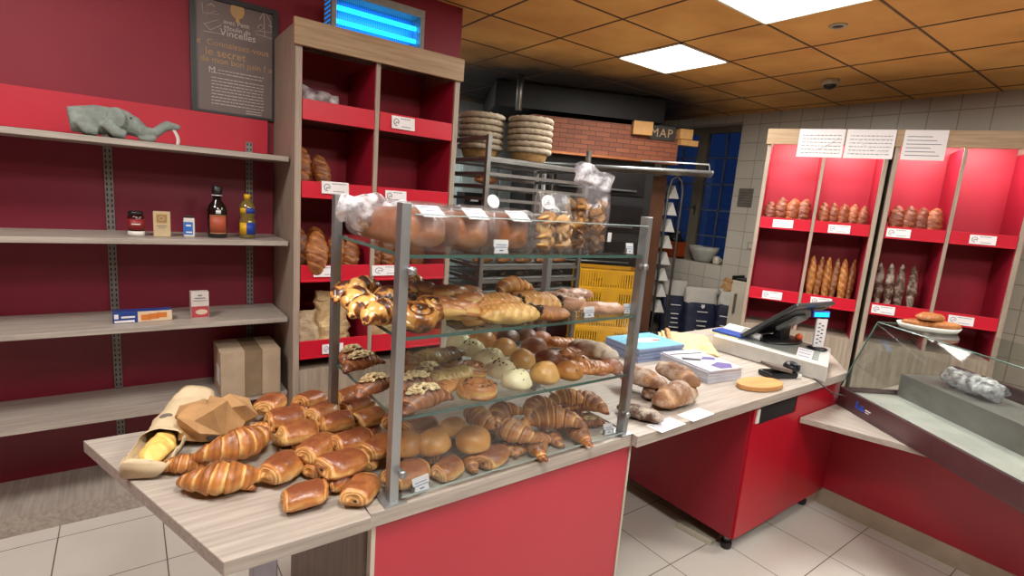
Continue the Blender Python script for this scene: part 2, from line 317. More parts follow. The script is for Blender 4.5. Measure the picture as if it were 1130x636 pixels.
def cabinet(label, loc, rz, W, D, H, dx, levels, basez, cards, hz, group, red_header=False, lamp=0):
    t = thing('bread_cabinet', label, 'bread cabinet', loc, rz, None)
    th = .03
    for a, b2 in ((0, th), (W-th, W)):
        bm = B(); bx(bm, a, b2, 0, D, 0, H-.001); obj('side_panel', bm, M['upr'], t, bev=.0015)
    bm = B(); bx(bm, th, th+.004, .012, D-.02, basez, hz+.0); bx(bm, W-th-.004, W-th, .012, D-.02, basez, hz); bx(bm, th+.004, W-th-.004, D-.024, D-.02, basez, H-.03); obj('red_lining', bm, M['panel'], t)
    bm = B(); bx(bm, th, W-th, D-.02, D, 0, H-.001); obj('back_panel', bm, M['upr'], t)
    bm = B(); bx(bm, dx-.011, dx+.011, .004, D-.024, basez, hz+.002); obj('divider', bm, M['upr'], t)
    bm = B(); bx(bm, dx-.014, dx-.011, .014, D-.024, basez, hz); bx(bm, dx+.011, dx+.014, .014, D-.024, basez, hz); obj('divider_lining', bm, M['panel'], t)
    bm = B(); bx(bm, -.012, W+.008, -.022, -.001, hz, H+.012); obj('header', bm, M['head'], t, bev=.0015)
    bm = B(); bx(bm, th, W-th, 0, D-.02, H-.022, H); obj('top_panel', bm, M['upr'], t)
    bm = B(); bx(bm, th, W-th, .008, .026, 0, basez-.02); bx(bm, th, W-th, .008, D-.02, basez-.02, basez); obj('base', bm, M['upr'], t)
    for i, (z0, z1) in enumerate(levels):
        for a, b2 in ((th+.004, dx-.014), (dx+.014, W-th-.004)):
            bm = B(); bx(bm, a, b2, .002, .014, z0, z1); bx(bm, a, b2, -.004, .014, z0-.004, z0+.006); lp = obj('shelf_lip', bm, M['redlip'], t, bev=.001)
            bm = B(); bx(bm, a, b2, .014, D-.024, z0, z0+.012); obj('shelf_floor', bm, mat('dark_slatted_shelf', '#5b3a31', .6), t)
    for k, (x, z, w, h, tl) in enumerate(cards):
        card(t, 'shelf_card', w, h, (x, -.006, z), Matrix.Rotation(rad(tl), 4, 'Y') @ Matrix.Rotation(rad(-6), 4, 'X'), 2, True, None, k)
    return t
levL = [(1.855, 1.945), (1.487, 1.564), (1.067, 1.149), (.665, .755)]
cl = cabinet('tall grey oak bread cabinet with red shelves against the crimson wall', (.655, 2.68, 0), 0, .875, .445, 2.28, .402, levL, .6,
    [(.545, 1.872, .13, .065, 0), (.195, 1.51, .135, .06, 0), (.52, 1.49, .12, .06, 0), (.16, 1.09, .13, .055, 0), (.5, 1.09, .2, .055, 0), (.2, .68, .11, .05, 0)], 2.176, None)
levR = [(1.49, 1.579), (.89, .981)]
UX = V((cos(rad(-63.5)), sin(rad(-63.5)), 0)); UY = V((cos(rad(26.5)), sin(rad(26.5)), 0)); RO = V((4.297, 2.383, 0))
def onR(x, y, dist=0):   # pixel onto the right cabinet's front plane
    d = ray(x, y); n = UY; t = (n.dot(RO)+dist)/n.dot(d); return V((0, 0, CZ))+d*t
def locR(x, y): p = onR(x, y); return (p-RO).dot(UX), p.z
def cR(x, y, w=.15, h=.065): a, z = locR(x, y); return (a, z-h/2, w, h, -1)
cr = cabinet('lit red bread cabinet by the tiled wall, the one with baguettes and two paper notices', RO, rad(-63.5), .845, .42, 2.28, .42, levR, .66,
    [cR(864, 247), cR(926, 253), cR(852, 326), cR(906, 333)], 2.17, None)
cr2 = cabinet('red bread cabinet at the right edge, standing beyond the one with two notices', RO+UX*.875, rad(-63.5), .845, .42, 2.28, .42, levR, .66,
    [cR(979, 256), cR(965, 350), (.62, 1.5, .15, .065, 0), (.6, .9, .15, .065, 0)][2:]+[(.12, 1.5, .15, .065, 0), (.12, .9, .15, .065, 0)], 2.17, None)
for o_, k in ((RO, 0), (RO+UX*.875, 1)):   # strip lamps behind the headers
    t = thing('strip_light', ['slim lamp strip behind the header of the cabinet with two notices', 'slim lamp strip behind the header of the rightmost bread cabinet'][k], 'strip light', o_+UX*.42+UY*.03+V((0, 0, 2.245)), rad(-63.5))
    bm = B(); bx(bm, -.36, .36, -.02, .02, -.012, .012); obj('lamp_body', bm, M['white'], t)
    bm = B(); bx(bm, -.35, .35, -.014, .014, -.016, -.012); obj('lamp_tube', bm, emit('strip_tube', '#ffe6d8', 5), t)
    l = bpy.data.lights.new('strip_lamp', 'AREA'); l.shape = 'RECTANGLE'; l.size = .7; l.size_y = .03; l.energy = 8; l.color = (1, .88, .8)
    lo = bpy.data.objects.new('strip_lamp', l); C.objects.link(lo); lo.location = o_+UX*.42+UY*.04+V((0, 0, 2.225)); lo.rotation_euler = (rad(25), 0, rad(-63.5))
# notices hanging on header
for (xa, xb, k) in ((880, 931, 0), (932, 987, 1)):
    a, _ = locR(xa, 160); b2, _ = locR(xb, 160)
    t = thing('paper_notice', ['left one of the two white paper notices taped to the bread cabinet header', 'right one of the two white paper notices taped to the bread cabinet header'][k], 'paper notice', RO+UX*((a+b2)/2)-UY*.026+V((0, 0, 2.075)), rad(-63.5))
    w = b2-a-.006
    bm = B(); bx(bm, -w/2, w/2, -.002, 0, 0, .215); obj('sheet', bm, M['paper'], t)
    bm = B(); R_ = random.Random(k)
    for i in range(6):
        x = -w*.42
        while x < w*.42: l_ = R_.uniform(.008, .03); bx(bm, x, min(x+l_, w*.44), -.0026, -.002, .03+i*.027, .035+i*.027); x += l_+.006
    obj('print', bm, M['ink'], t)
    bm = B(); tube(bm, [(-.09+.2*s, -.004, .05+.1*(s if k == 0 else 1-s)**2) for s in [i/8 for i in range(9)]], .0035, 5); obj('ribbon', bm, M['paper'], t)
t = thing('paper_notice', 'paper notice taped to the header of the rightmost bread cabinet', 'paper notice', RO+UX*1.04-UY*.026+V((0, 0, 2.075)), rad(-63.5))
bm = B(); bx(bm, -.13, .13, -.002, 0, 0, .215); obj('sheet', bm, M['paper'], t)
bm = B(); [bx(bm, -.11, .1-.03*(i % 3), -.0026, -.002, .03+i*.027, .035+i*.027) for i in range(6)]; obj('print', bm, M['ink'], t)
# insect killer on top of the left cabinet
p0 = ay(371, 33, 2.8); p1 = ay(462, 54, 2.8)
t = thing('insect_killer', 'grey electric insect killer with glowing blue tubes on top of the tall bread cabinet', 'insect killer', (p0.x-.03, 2.78, 2.2805))
wI = p1.x-p0.x+.05
bm = B(); bx(bm, 0, wI, 0, .13, 0, .03); bx(bm, 0, wI, 0, .13, .2, .24); bx(bm, 0, .025, 0, .13, .03, .2); bx(bm, wI-.025, wI, 0, .13, .03, .2); bx(bm, .025, wI-.025, .12, .13, .03, .2); obj('housing', bm, mat('grey_housing', '#8c8c86', .4, .2), t, bev=.002)
bm = B(); tube(bm, [(.03, .05, .085), (wI-.03, .05, .085)], .012); tube(bm, [(.03, .05, .15), (wI-.03, .05, .15)], .012); obj('blue_tube', bm, emit('blue_uv_tube', '#19b4ff', 3), t, True)
bm = B(); bx(bm, .026, wI-.026, .1, .104, .031, .199); obj('lit_reflector', bm, mat('blue_reflector', '#3c93d8', .3, .2, .05, 8), t)
bm = B()
for i in range(46): x = .03+(wI-.06)*i/45; bx(bm, x-.0008, x+.0008, .004, .006, .03, .2)
for z in (.06, .115, .17): bx(bm, .025, wI-.025, .003, .005, z-.001, z+.001)
obj('grille', bm, mat('grille_wire', '#1b5fa0', .4, .5), t)
bm = B(); [bx(bm, -.002, .0, .02+.0, .11, .05+i*.022, .058+i*.022) for i in range(7)]; obj('side_vent', bm, emit('blue_vent', '#1670c8', .8), t)
l = bpy.data.lights.new('blue_tube_lamp', 'AREA'); l.shape = 'RECTANGLE'; l.size = wI-.08; l.size_y = .1; l.energy = .6; l.color = (.1, .55, 1)
lo = bpy.data.objects.new('blue_tube_lamp', l); C.objects.link(lo); lo.location = (p0.x-.03+wI/2, 2.775, 2.39); lo.rotation_euler = (rad(90), 0, 0)
# ------------------------------------------------------------------ wall shelving (gondola)
gx0 = -1.25
t = thing('wall_shelving', 'grey oak wall shelves on slotted steel uprights with crimson back left of the bread cabinet', 'shelving', (0, 3.125, 0))
bm = B(); bx(bm, gx0, .648, -.02, 0, .05, 1.69); obj('back_panel', bm, mat('dark_crimson_panel', '#7c1730', .45, 0, .05, 2), t)
bm = B(); bx(bm, gx0, .62, -.024, -.003, 1.69, 1.86); obj('top_board', bm, M['poster_red'], t)
for z in (1.672, 1.262, .873, .48):
    bm = B(); bx(bm, gx0, .645, -.38, -.021, z-.024, z); obj('shelf', bm, M['top'], t, bev=.0015)
for x in (.53, -.06, -.65):
    bm = B(); bx(bm, x-.016, x+.016, -.031, -.0205, .1, 1.74); u = obj('slotted_upright', bm, M['galv'], t)
    bm = B(); z = .12
    while z < 1.72: [bx(bm, x+s-.003, x+s+.003, -.0318, -.031, z, z+.014) for s in (-.008, .008)]; z += .025
    obj('slots', bm, M['black'], u)
bm = B(); bx(bm, gx0, .648, -.36, -.02, 0, .09); obj('plinth', bm, M['topY'], t)
# poster on the wall
t = thing('framed_poster', 'black framed bakery poster in brown with gold and white writing on the crimson wall', 'poster', (0, 3.128, 0))
a = ay(209, 0, 3.1); c_ = ay(216, 122, 3.1); xl, xr, z0_, z1_ = a.x, ay(307, 12, 3.1).x, 1.8625, 2.42
bm = B(); fwid = .024
bx(bm, xl, xl+fwid, -.02, 0, z0_, z1_); bx(bm, xr-fwid, xr, -.02, 0, z0_, z1_); bx(bm, xl+fwid, xr-fwid, -.02, 0, z1_-fwid, z1_); bx(bm, xl+fwid, xr-fwid, -.02, 0, z0_, z0_+.012); obj('frame', bm, M['black'], t)
bm = B(); bx(bm, xl+fwid, xr-fwid, -.008, -.002, z0_+.012, z1_-fwid); obj('print_sheet', bm, mat('taupe_brown_print', '#6f605c', .4, 0, .04, 3), t)
gold = mat('gold_ink', '#c9a46a', .5); wt = mat('white_ink', '#ddd6cf', .6); yw = -.0095
def ptext(n, s, px, py, size, mt_, al='CENTER', sp=1):
    p = ay(px, py, 3.12); text_mesh(n, s, size, mt_, t, Matrix.Translation((p.x, yw, p.z)) @ XZ, .0004, al, sp)
bm = B(); q = ay(262, 12, 3.12); ball(bm, (q.x, yw, q.z), .035, .95, .03, 1.15, 16); ball(bm, (q.x, yw, q.z-.048), .01, 1, .1, 1, 8); obj('gold_emblem', bm, gold, t, True)
ptext('lettering', 'avec Petit', 261, 29, .03, wt); ptext('lettering', 'Moulin de', 262, 36, .03, wt); ptext('lettering', 'Vincelles', 263, 43, .046, wt)
ptext('lettering', '«  Connaissez-vous', 258, 55, .042, gold); ptext('lettering', 'le secret', 249, 64, .052, gold); ptext('lettering', 'de mon bon pain ? »', 262, 74, .04, gold)
ptext('lettering', 'M', 234, 80, .042, wt)
bm = B(); R_ = random.Random(4)
for i in range(11):
    z = 2.073-.0155*i-(0.008 if i > 1 else 0); x = .365+(.03 if i < 1 else 0)
    while x < .6: l_ = R_.uniform(.008, .028); bx(bm, x, min(.605, x+l_), yw-.0004, yw, z, z+.0035); x += l_+.004
for i in range(2): bx(bm, .52, .595, yw-.0004, yw, 1.895-.012*i, 1.898-.012*i)
obj('body_text', bm, wt, t)
bm = B()
def sk(pts): tube(bm, [V((ay(x, y, 3.12).x, yw, ay(x, y, 3.12).z)) for x, y in pts], .0014, 4)
for pts in ([(223, 3), (224, 18), (238, 12), (242, 16), (225, 14)], [(224, 25), (232, 33), (244, 28), (240, 22), (226, 26)], [(224, 34), (246, 38)], [(286, 22), (292, 12), (298, 24), (300, 36), (281, 34), (283, 38), (301, 43)], [(291, 12), (292, 40)], [(284, 30), (288, 27), (291, 31), (287, 34), (284, 30)], [(229, 6), (233, 4), (237, 8)], [(296, 28), (301, 30)]): sk(pts)
obj('line_drawings', bm, wt, t)
# ------------------------------------------------------------------ counters
ZT = .78; TH = .04
# left counter carrying the display stand
t = thing('display_counter', 'grey oak topped counter with a plain red front below the glass display stand', 'counter', (0, 0, 0))
bm = B(); bx(bm, .448, 1.385, 1.095, 1.86, ZT-TH, ZT); obj('counter_top', bm, M['top'], t, bev=.002)
bm = B(); bx(bm, .47, 1.40, 1.112, 1.13, .04, ZT-TH); obj('front_panel', bm, mat('satin_red_panel', '#b5293c', .38, 0, .03, 2), t)
for a_, b_ in ((1.401, 1.409), (.458, .469)):
    bm = B(); bx(bm, a_, b_, 1.108, 1.132, .04, ZT-TH); obj('edge_strip', bm, M['cream'], t)
bm = B(); bx(bm, .45, .469, 1.14, 1.84, 0, ZT-TH); obj('side_panel', bm, wood('oak_side', '#8f8175', '#776b60', .5, 'Z'), t)
bm = B(); bx(bm, 1.37, 1.388, 1.14, 1.84, 0, ZT-TH); obj('side_panel', bm, M['upr'], t)
bm = B(); bx(bm, .469, 1.37, 1.82, 1.84, 0, ZT-TH); obj('back_panel', bm, M['upr'], t)
# drop table on the left
t = thing('pastry_table', 'grey oak table with a slanted left edge beside the red counter, loaded with pastries', 'table', (0, 0, 0))
bm = B(); prism(bm, [(.134, 1.083), (.4465, 1.083), (.4465, 1.815), (-.122, 1.815)], ZT-.035, ZT-.001); obj('tabletop', bm, M['top'], t, bev=.002)
lx, ly = .262, 1.36
bm = B(); bx(bm, lx-.03, lx+.03, ly-.03, ly+.03, .012, ZT-.035); obj('leg', bm, mat('lilac_grey_steel', '#a9a7b5', .35, .4), t, bev=.003)
bm = B(); lathe(bm, [(.18, 0), (.18, .008), (.172, .014), (.03, .016)], 48, Matrix.Translation((lx, ly, 0))); obj('base_disc', bm, mat('polished_disc', '#7d766c', .25, .9), t, True)
# right counter: top, drawer cabinet, low side
t = thing('till_counter', 'grey oak till counter on a red cabinet with castor feet', 'counter', (0, 0, 0))
bm = B(); prism(bm, [(1.372+.018, 1.072), (3.08, 1.072), (3.42, 1.30), (3.42, 2.0), (1.39, 2.0)], ZT-.038, ZT+.004); obj('counter_top', bm, M['top'], t, bev=.002)
bm = B(); bx(bm, 2.19, 2.205, 1.105, 1.93, .09, ZT-.04); obj('side_panel', bm, mat('dark_red_panel', '#8f1226', .4, 0, .03, 2), t)
bm = B(); bx(bm, 2.205, 3.0985, 1.095, 1.112, .09, ZT-.14); bx(bm, 2.205, 2.255, 1.095, 1.112, ZT-.14, ZT-.04); bx(bm, 2.6, 3.0985, 1.095, 1.112, ZT-.14, ZT-.04); obj('front_panel', bm, M['red'], t)
bm = B(); bx(bm, 2.256, 2.599, 1.099, 1.13, ZT-.139, ZT-.041); obj('dark_recess', bm, M['void'], t)
bm = B(); bx(bm, 2.205, 3.0985, 1.113, 1.93, .09, .105); obj('bottom_board', bm, M['black'], t)
bm = B(); bx(bm, 2.225, 2.25, 1.09, 1.095, ZT-.125, ZT-.06); obj('socket', bm, M['white'], t)
bm = B(); bx(bm, 2.205, 3.09, 1.915, 1.93, .105, ZT-.04); obj('back_panel', bm, M['red'], t)
for x, y in ((2.25, 1.15), (2.25, 1.87), (3.0, 1.15), (3.0, 1.87)):
    bm = B(); lathe(bm, [(.02, 0), (.026, .01), (.026, .03), (.02, .036)], 16, Matrix.Translation((x, y, 0))); f = obj('foot', bm, M['black'], t, True)
    bm = B(); lathe(bm, [(.014, .036), (.014, .09)], 12, Matrix.Translation((x, y, 0))); obj('foot_stem', bm, M['steel'], f, True)
# low return counter on the right
t = thing('low_counter', 'low red return counter with a beige plinth and narrow oak ledge under the glass showcase', 'counter', (0, 0, 0))
bm = B(); bx(bm, 3.10, 3.118, -1.6, 1.111, .1, .575); obj('front_panel', bm, mat('deep_red_laminate', '#9c1024', .3, 0, .03, 2), t)
bm = B(); bx(bm, 3.10, 3.12, -1.6, 1.111, 0, .098); obj('plinth', bm, mat('beige_plinth', '#a79b86', .5), t)
bm = B(); prism(bm, [(2.655, 1.09), (2.78, .72), (2.9, .3), (3.0, -1.6), (3.9, -1.6), (3.9, 1.05), (3.45, 1.09)], .576, .604); obj('ledge', bm, M['topY'], t, bev=.0015)
bm = B(); bx(bm, 3.118, 3.85, -1.6, -1.58, 0, .575); bx(bm, 3.83, 3.85, -1.6, 1.04, 0, .575); obj('carcass', bm, M['upr'], t)
# glass showcase on it
ang = math.atan2(.835, .55)  # width axis
t = thing('glass_showcase', 'tilted glass sandwich showcase with a brushed metal base on the low counter', 'showcase', (3.05, 1.085, .606), math.atan2(-.835, -.55))
# local x: along front towards the viewer; local y: depth (to the right of x) -> use -y? x=(-.55,-.835), y=(.835,-.55)
bm = B(); bx(bm, 0, 1.15, 0, .6, 0, .012); bx(bm, 0, 1.15, 0, .02, .012, .1); bx(bm, 0, .02, .02, .6, .012, .1); bx(bm, 1.13, 1.15, .02, .6, .012, .1); bx(bm, .02, 1.13, .58, .6, .012, .26)
obj('metal_base', bm, mat('bronze_steel', '#7a6468', .35, .75, .08, 4), t, bev=.002)
bm = B(); bx(bm, .02, 1.13, .02, .58, .07, .078); obj('display_deck', bm, mat('satin_deck', '#d2d4cd', .3, .2), t)
bm = B(); bx(bm, .03, 1.12, .3, .31, .078, .2); bx(bm, .03, 1.12, .31, .57, .19, .2); obj('rear_step', bm, mat('grey_step', '#85827e', .5, .3), t)
s_, h_ = .14, .46
def pv(bm, pts): bm.faces.new([bm.verts.new(p) for p in pts])
bm = B(); v0 = [(.0, .004, .1), (1.15, .004, .1), (1.15, s_, h_), (.0, s_, h_)]
pv(bm, v0); f = obj('front_pane', bm, M['pane'], t); sm = f.modifiers.new('s', 'SOLIDIFY'); sm.thickness = .005
bm = B(); pv(bm, [(.003, .01, .1), (.003, .58, .1), (.003, .58, h_), (.003, s_, h_)]); f = obj('side_pane', bm, M['pane'], t); f.modifiers.new('s', 'SOLIDIFY').thickness = .005
bm = B(); bx(bm, 0, 1.15, s_, .6, h_, h_+.006); obj('top_pane', bm, M['glass'], t)
bm = B(); tube(bm, [(0, .002, .1), (0, s_-.002, h_)], .0035, 6); tube(bm, [(0, s_, h_+.003), (1.15, s_, h_+.003)], .0035, 6); tube(bm, [(0, s_, h_+.003), (0, .6, h_+.003)], .0035, 6); obj('glass_edge', bm, M['edge'], t)
# logo on the base
bm = B()
for i in range(3): bx(bm, .135+i*.0, .15, -.0012, -.0002, .035+i*.0, .07) if i == 0 else None
bx(bm, .15, .2, -.0012, -.0002, .035, .047); bx(bm, .165, .19, -.0012, -.0002, .05, .062); bx(bm, .135, .15, -.0014, -.0004, .06, .072)
obj('blue_logo', bm, mat('logo_blue', '#2a56b8', .4), t); bm = B(); bx(bm, .205, .24, -.0012, -.0002, .048, .054); bx(bm, .205, .23, -.0012, -.0002, .038, .042); obj('logo_text', bm, M['paper'], t)
# ------------------------------------------------------------------ display stand
DX0, DX1, DY0, DY1 = .515, 1.365, 1.125, 1.6
t = thing('display_stand', 'glass display stand with three shelves on steel posts standing on the red fronted counter', 'display stand', (0, 0, ZT))
bm0 = None
for (x, y, zt) in ((DX0, DY0, 1.525), (DX1, DY0, 1.53), (DX0, DY1, 1.525), (DX1, DY1, 1.4)):
    bm = B(); bx(bm, x-.012, x+.012, y-.015, y+.015, .004, zt-ZT); po = obj('post', bm, M['steel'], t, bev=.001)
    bm = B(); bx(bm, x-.03, x+.03, y-.03, y+.03, 0, .005); obj('foot_plate', bm, M['steel'], po, bev=.001)
    if y == DY0:
        for z in (1.37, .86):
            bm = B(); lathe(bm, [(.009, 0), (.009, .006), (.006, .01), (.006, .022), (.011, .022), (.011, .027)], 14, Matrix.Translation((x+.013*(1 if x < 1 else -1), y-.006, z-ZT)) @ Matrix.Rotation(rad(90), 4, 'X')); obj('bolt', bm, M['steel'], po, True)
for z in (1.405, 1.205, 1.0):
    bm = B(); bx(bm, DX0+.005, DX1-.005, DY0-.004, DY1+.01, z-.008-ZT, z-ZT); sh = obj('glass_shelf', bm, M['glass'], t)
    bm = B(); bx(bm, DX0+.014, DX1-.014, DY0-.0065, DY0-.0045, z-.0082-ZT, z-ZT+.0002); bx(bm, DX0+.0025, DX0+.0045, DY0+.018, DY1-.018, z-.0082-ZT, z-ZT+.0002); obj('polished_edge', bm, M['edge'], sh)
bm = B(); bx(bm, DX0+.016, DX1-.016, DY0-.024, DY0-.019, .015, 1.5-ZT); fp = obj('front_pane', bm, clear('front_pane_glass', '#f6f8f8', .5), t)
bm = B(); bx(bm, DX0+.016, DX1-.016, DY0-.0242, DY0-.0188, 1.5-ZT, 1.5025-ZT); bx(bm, DX0+.016, DX1-.016, DY0-.0242, DY0-.0188, .013, .015); obj('pane_edge', bm, mat('pale_glass_edge', '#9fb0ab', .2), fp)
bm = B(); bx(bm, DX0+.012, DX1-.012, DY1+.016, DY1+.02, 1.41-ZT, 1.5-ZT); bp_ = obj('rear_guard', bm, M['pane'], t)
bm = B(); bx(bm, DX0+.012, DX1-.012, DY1+.0155, DY1+.0205, 1.5-ZT, 1.505-ZT); obj('guard_edge', bm, mat('pale_glass_rim', '#c6ccc8', .25), bp_)
# ------------------------------------------------------------------ pastry meshes (origin at bottom centre)
def sweep(spine, rad_f, crust_f, nu=40, nv=20, flat=.35, noise_a=.0, seed=0, zsq=1.0):
    """closed body swept along a spine; rad_f(u, th) radius, crust_f(u, th) colour; underside flattened"""
    bm = B(); lay = bm.verts.layers.float.new('crust'); rings = []
    for i in range(nu+1):
        u = -1+2*i/nu; p = V(spine(u)); t = (V(spine(min(1, u+.02)))-V(spine(max(-1, u-.02)))).normalized()
        side = t.cross(V((0, 0, 1))).normalized(); upv = side.cross(t); ring = []
        for j in range(nv):
            th = 2*pi*j/nv; r = rad_f(u, th); q = p + side*(r*cos(th)) + upv*(r*sin(th)*zsq)
            if noise_a: q += (q-p).normalized()*noise.noise(q*38+V((seed*7.3, 0, 0)))*noise_a if (q-p).length > 1e-6 else V()
            if sin(th) < 0: q.z = p.z + (q.z-p.z)*(1-flat)
            v = bm.verts.new(q); v[lay] = max(0, min(1, crust_f(u, th))); ring.append(v)
        rings.append(ring)
    for a, b in zip(rings, rings[1:]):
        for j in range(nv): bm.faces.new((a[j], a[(j+1) % nv], b[(j+1) % nv], b[j]))
    for rg, uu, fl in ((rings[0], -1, 1), (rings[-1], 1, 0)):
        c = bm.verts.new(sum((v.co for v in rg), V())/nv); c[lay] = rg[0][lay]
        for j in range(nv): bm.faces.new((rg[(j+1) % nv], rg[j], c) if fl else (rg[j], rg[(j+1) % nv], c))
    zm = min(v.co.z for v in bm.verts)
    for v in bm.verts: v.co.z -= zm
    return bm
def croissant_bm(L=.16, R=.034, bend=.5, nseg=6, seed=0, striped=False, zsq=.95):
    R_ = random.Random(seed); ph = R_.uniform(-.1, .1)
    def sp(u): return (u*L/2, -bend*L*.5*(u*u), -.012*abs(u)**3)
    def seg(u, th):
        a = abs(u)*nseg/2*1.12 + .32*math.sin(th*1.0+.6)*(1 if u > 0 else -1)*.5 + .5 + ph; return a, a-math.floor(a)
    def rf(u, th):
        a, f = seg(u, th); env = (max(0, 1-abs(u)**1.55))**.85*.88+.12
        return R*env*(1.1-.22*f*f if f > .05 else .98)*(1+.05*noise.noise(V((u*5, th, seed))))
    def cf(u, th):
        a, f = seg(u, th)
        if striped: nz_ = noise.noise(V((u*3.2+seed*4, cos(th)*1.1, sin(th)*1.1+f*.6))); return .15+.25*(.5-.5*sin(th)) if nz_ < .02 else (1.05 if nz_ > .1 else .65)
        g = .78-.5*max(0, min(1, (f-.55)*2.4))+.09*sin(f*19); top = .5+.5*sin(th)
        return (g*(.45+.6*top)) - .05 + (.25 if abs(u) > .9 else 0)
    return sweep(sp, rf, cf, 110, 22, .3, .003, seed, zsq)
def pac_bm(L=.108, Wd=.086, H=.06, seed=0):
    """pain au chocolat: a flattened roll, glazed top, pale rolled layers showing at the two ends"""
    bm = B(); lay = bm.verts.layers.float.new('crust'); nu, nv = 56, 32; rings = []; R_ = random.Random(seed); sk_ = R_.uniform(-.5, .5); k = R_.uniform(0, 6)
    for i in range(nu+1):
        a = (i/nu-.5)*pi*.994; u = math.copysign(abs(sin(a))**.62, sin(a)); s = max(.015, abs(cos(a)))**.42; end = abs(u)
        ring = []
        for j in range(nv):
            th = 2*pi*j/nv; c, n_ = cos(th), sin(th)
            y = math.copysign(abs(c)**.8, c)*Wd/2*s; z = math.copysign(abs(n_)**.8, n_)*H/2*s; x = u*L/2
            rr = s   # end face rings: rolled layers
            if end > .86 and s < .93:
                w_ = sin((1-s)*26+th*.9+k); x += math.copysign(.0028*w_, u); col = .1+.34*(.5+.5*w_)+.12*max(0, n_)
            else:
                side = max(0, 1-abs(n_)*1.7); g = sin((n_*H/2)*1500+sin(u*3+k)*.8)
                y += math.copysign(.0014*g*side, c); lip = math.exp(-((end-.84)/.035)**2)
                rad_ = 1-.055*lip; y *= rad_; z *= rad_
                col = .42+.5*max(0, n_)**.6-.38*side*(.5+.5*g)-.42*lip-(.2 if end > .86 else 0)
            x += sk_*y*.28+.0025*sin(th*2+k)
            q = V((x, y, z)); q += V((0, y, z+.001)).normalized()*(noise.noise(q*24+V((seed*3.1, 1, 0)))*.0045+noise.noise(q*70+V((seed*3.1, 5, 0)))*.0014)
            if z < 0: q.z *= .68
            v = bm.verts.new(q); v[lay] = max(0, min(1, col)); ring.append(v)
        rings.append(ring)
    for a, b in zip(rings, rings[1:]):
        for j in range(nv): bm.faces.new((a[j], a[(j+1) % nv], b[(j+1) % nv], b[j]))
    bm.faces.new(rings[0][::-1]); bm.faces.new(rings[-1])
    zm = min(v.co.z for v in bm.verts)
    for v in bm.verts: v.co.z -= zm
    return bm
def bun_bm(r=.042, h=.055, seed=0, lo=.15, hi=.75, sx=1.0, na=.0016, sharp=1.0):
    bm = B(); bmesh.ops.create_uvsphere(bm, u_segments=26, v_segments=18, radius=1); lay = bm.verts.layers.float.new('crust')
    for v in bm.verts:
        c = v.co.copy(); z = c.z; zz = z if z > 0 else z*.45
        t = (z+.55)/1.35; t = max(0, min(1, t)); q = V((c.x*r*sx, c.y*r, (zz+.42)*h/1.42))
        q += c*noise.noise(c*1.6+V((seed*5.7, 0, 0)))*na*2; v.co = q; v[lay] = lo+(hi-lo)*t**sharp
    zm = min(v.co.z for v in bm.verts)
    for v in bm.verts: v.co.z -= zm
    return bm
def loaf_bm(L=.2, Wd=.085, H=.07, seed=0, cuts=3, pointed=.5, lo=.25, hi=.75, diag=.5):
    def sp(u): return (u*L/2, 0, 0)
    def rf(u, th):
        env = max(.02, (1-abs(u)**(2.6-pointed*1.2)))**.5
        r = Wd/2*env*(1+.05*sin(3*th+seed))
        if cuts and sin(th) > .3:
            ph = (u*.9+diag*cos(th)*Wd/L)*cuts; f = ph-math.floor(ph); r *= 1-.13*math.exp(-((f-.5)/.1)**2)+.05*math.exp(-((f-.68)/.1)**2)
        return r
    def cf(u, th):
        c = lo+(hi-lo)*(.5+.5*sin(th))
        if cuts and sin(th) > .3:
            ph = (u*.9+diag*cos(th)*Wd/L)*cuts; f = ph-math.floor(ph); c -= .35*math.exp(-((f-.5)/.13)**2)
        return c
    return sweep(sp, rf, cf, 56, 20, .45, .006, seed, H/Wd*1.1)
def swirl_bm(R=.052, r=.011, turns=2.6, seed=0, hi=.75, rise=.008, sq=1.15, dark=False):
    n = 84; bm = B(); lay = bm.verts.layers.float.new('crust'); rings = []; nv = 10
    for i in range(n+1):
        t = i/n; a = turns*2*pi*t+seed; rr = .004+(R-r-.002)*t; p = V((rr*cos(a), rr*sin(a), r*1.1+rise*(1-t))); tg = V((-sin(a), cos(a), 0)); sd = V((cos(a), sin(a), 0))
        rad_ = r*(1.15 if t > .05 else .6)*(1-max(0, (t-.93)/.07)*.7); ring = []
        for j in range(nv):
            th = 2*pi*j/nv; q = p+sd*(rad_*cos(th)*.95)+V((0, 0, 1))*(rad_*sq*sin(th)); q += V((1, 1, 1))*noise.noise(q*60+V((seed, 0, 0)))*.0015
            v = bm.verts.new(q); v[lay] = (1.0 if cos(th) < -.15 else (.7 if sin(a*3+th) > .5 else .2)) if dark else .12+(hi-.12)*max(0, sin(th))**.8; ring.append(v)
        rings.append(ring)
    for a, b in zip(rings, rings[1:]):
        for j in range(nv): bm.faces.new((a[j], a[(j+1) % nv], b[(j+1) % nv], b[j]))
    bm.faces.new(rings[0][::-1]); bm.faces.new(rings[-1])
    # thin dough floor below the coil
    vs = len(bm.verts); bmesh.ops.create_cone(bm, cap_ends=True, segments=28, radius1=R-r, radius2=R-r, depth=r*.9, matrix=Matrix.Translation((0, 0, r*.5)))
    bm.verts.ensure_lookup_table()
    for v in bm.verts[vs:]: v[lay] = .7
    return bm
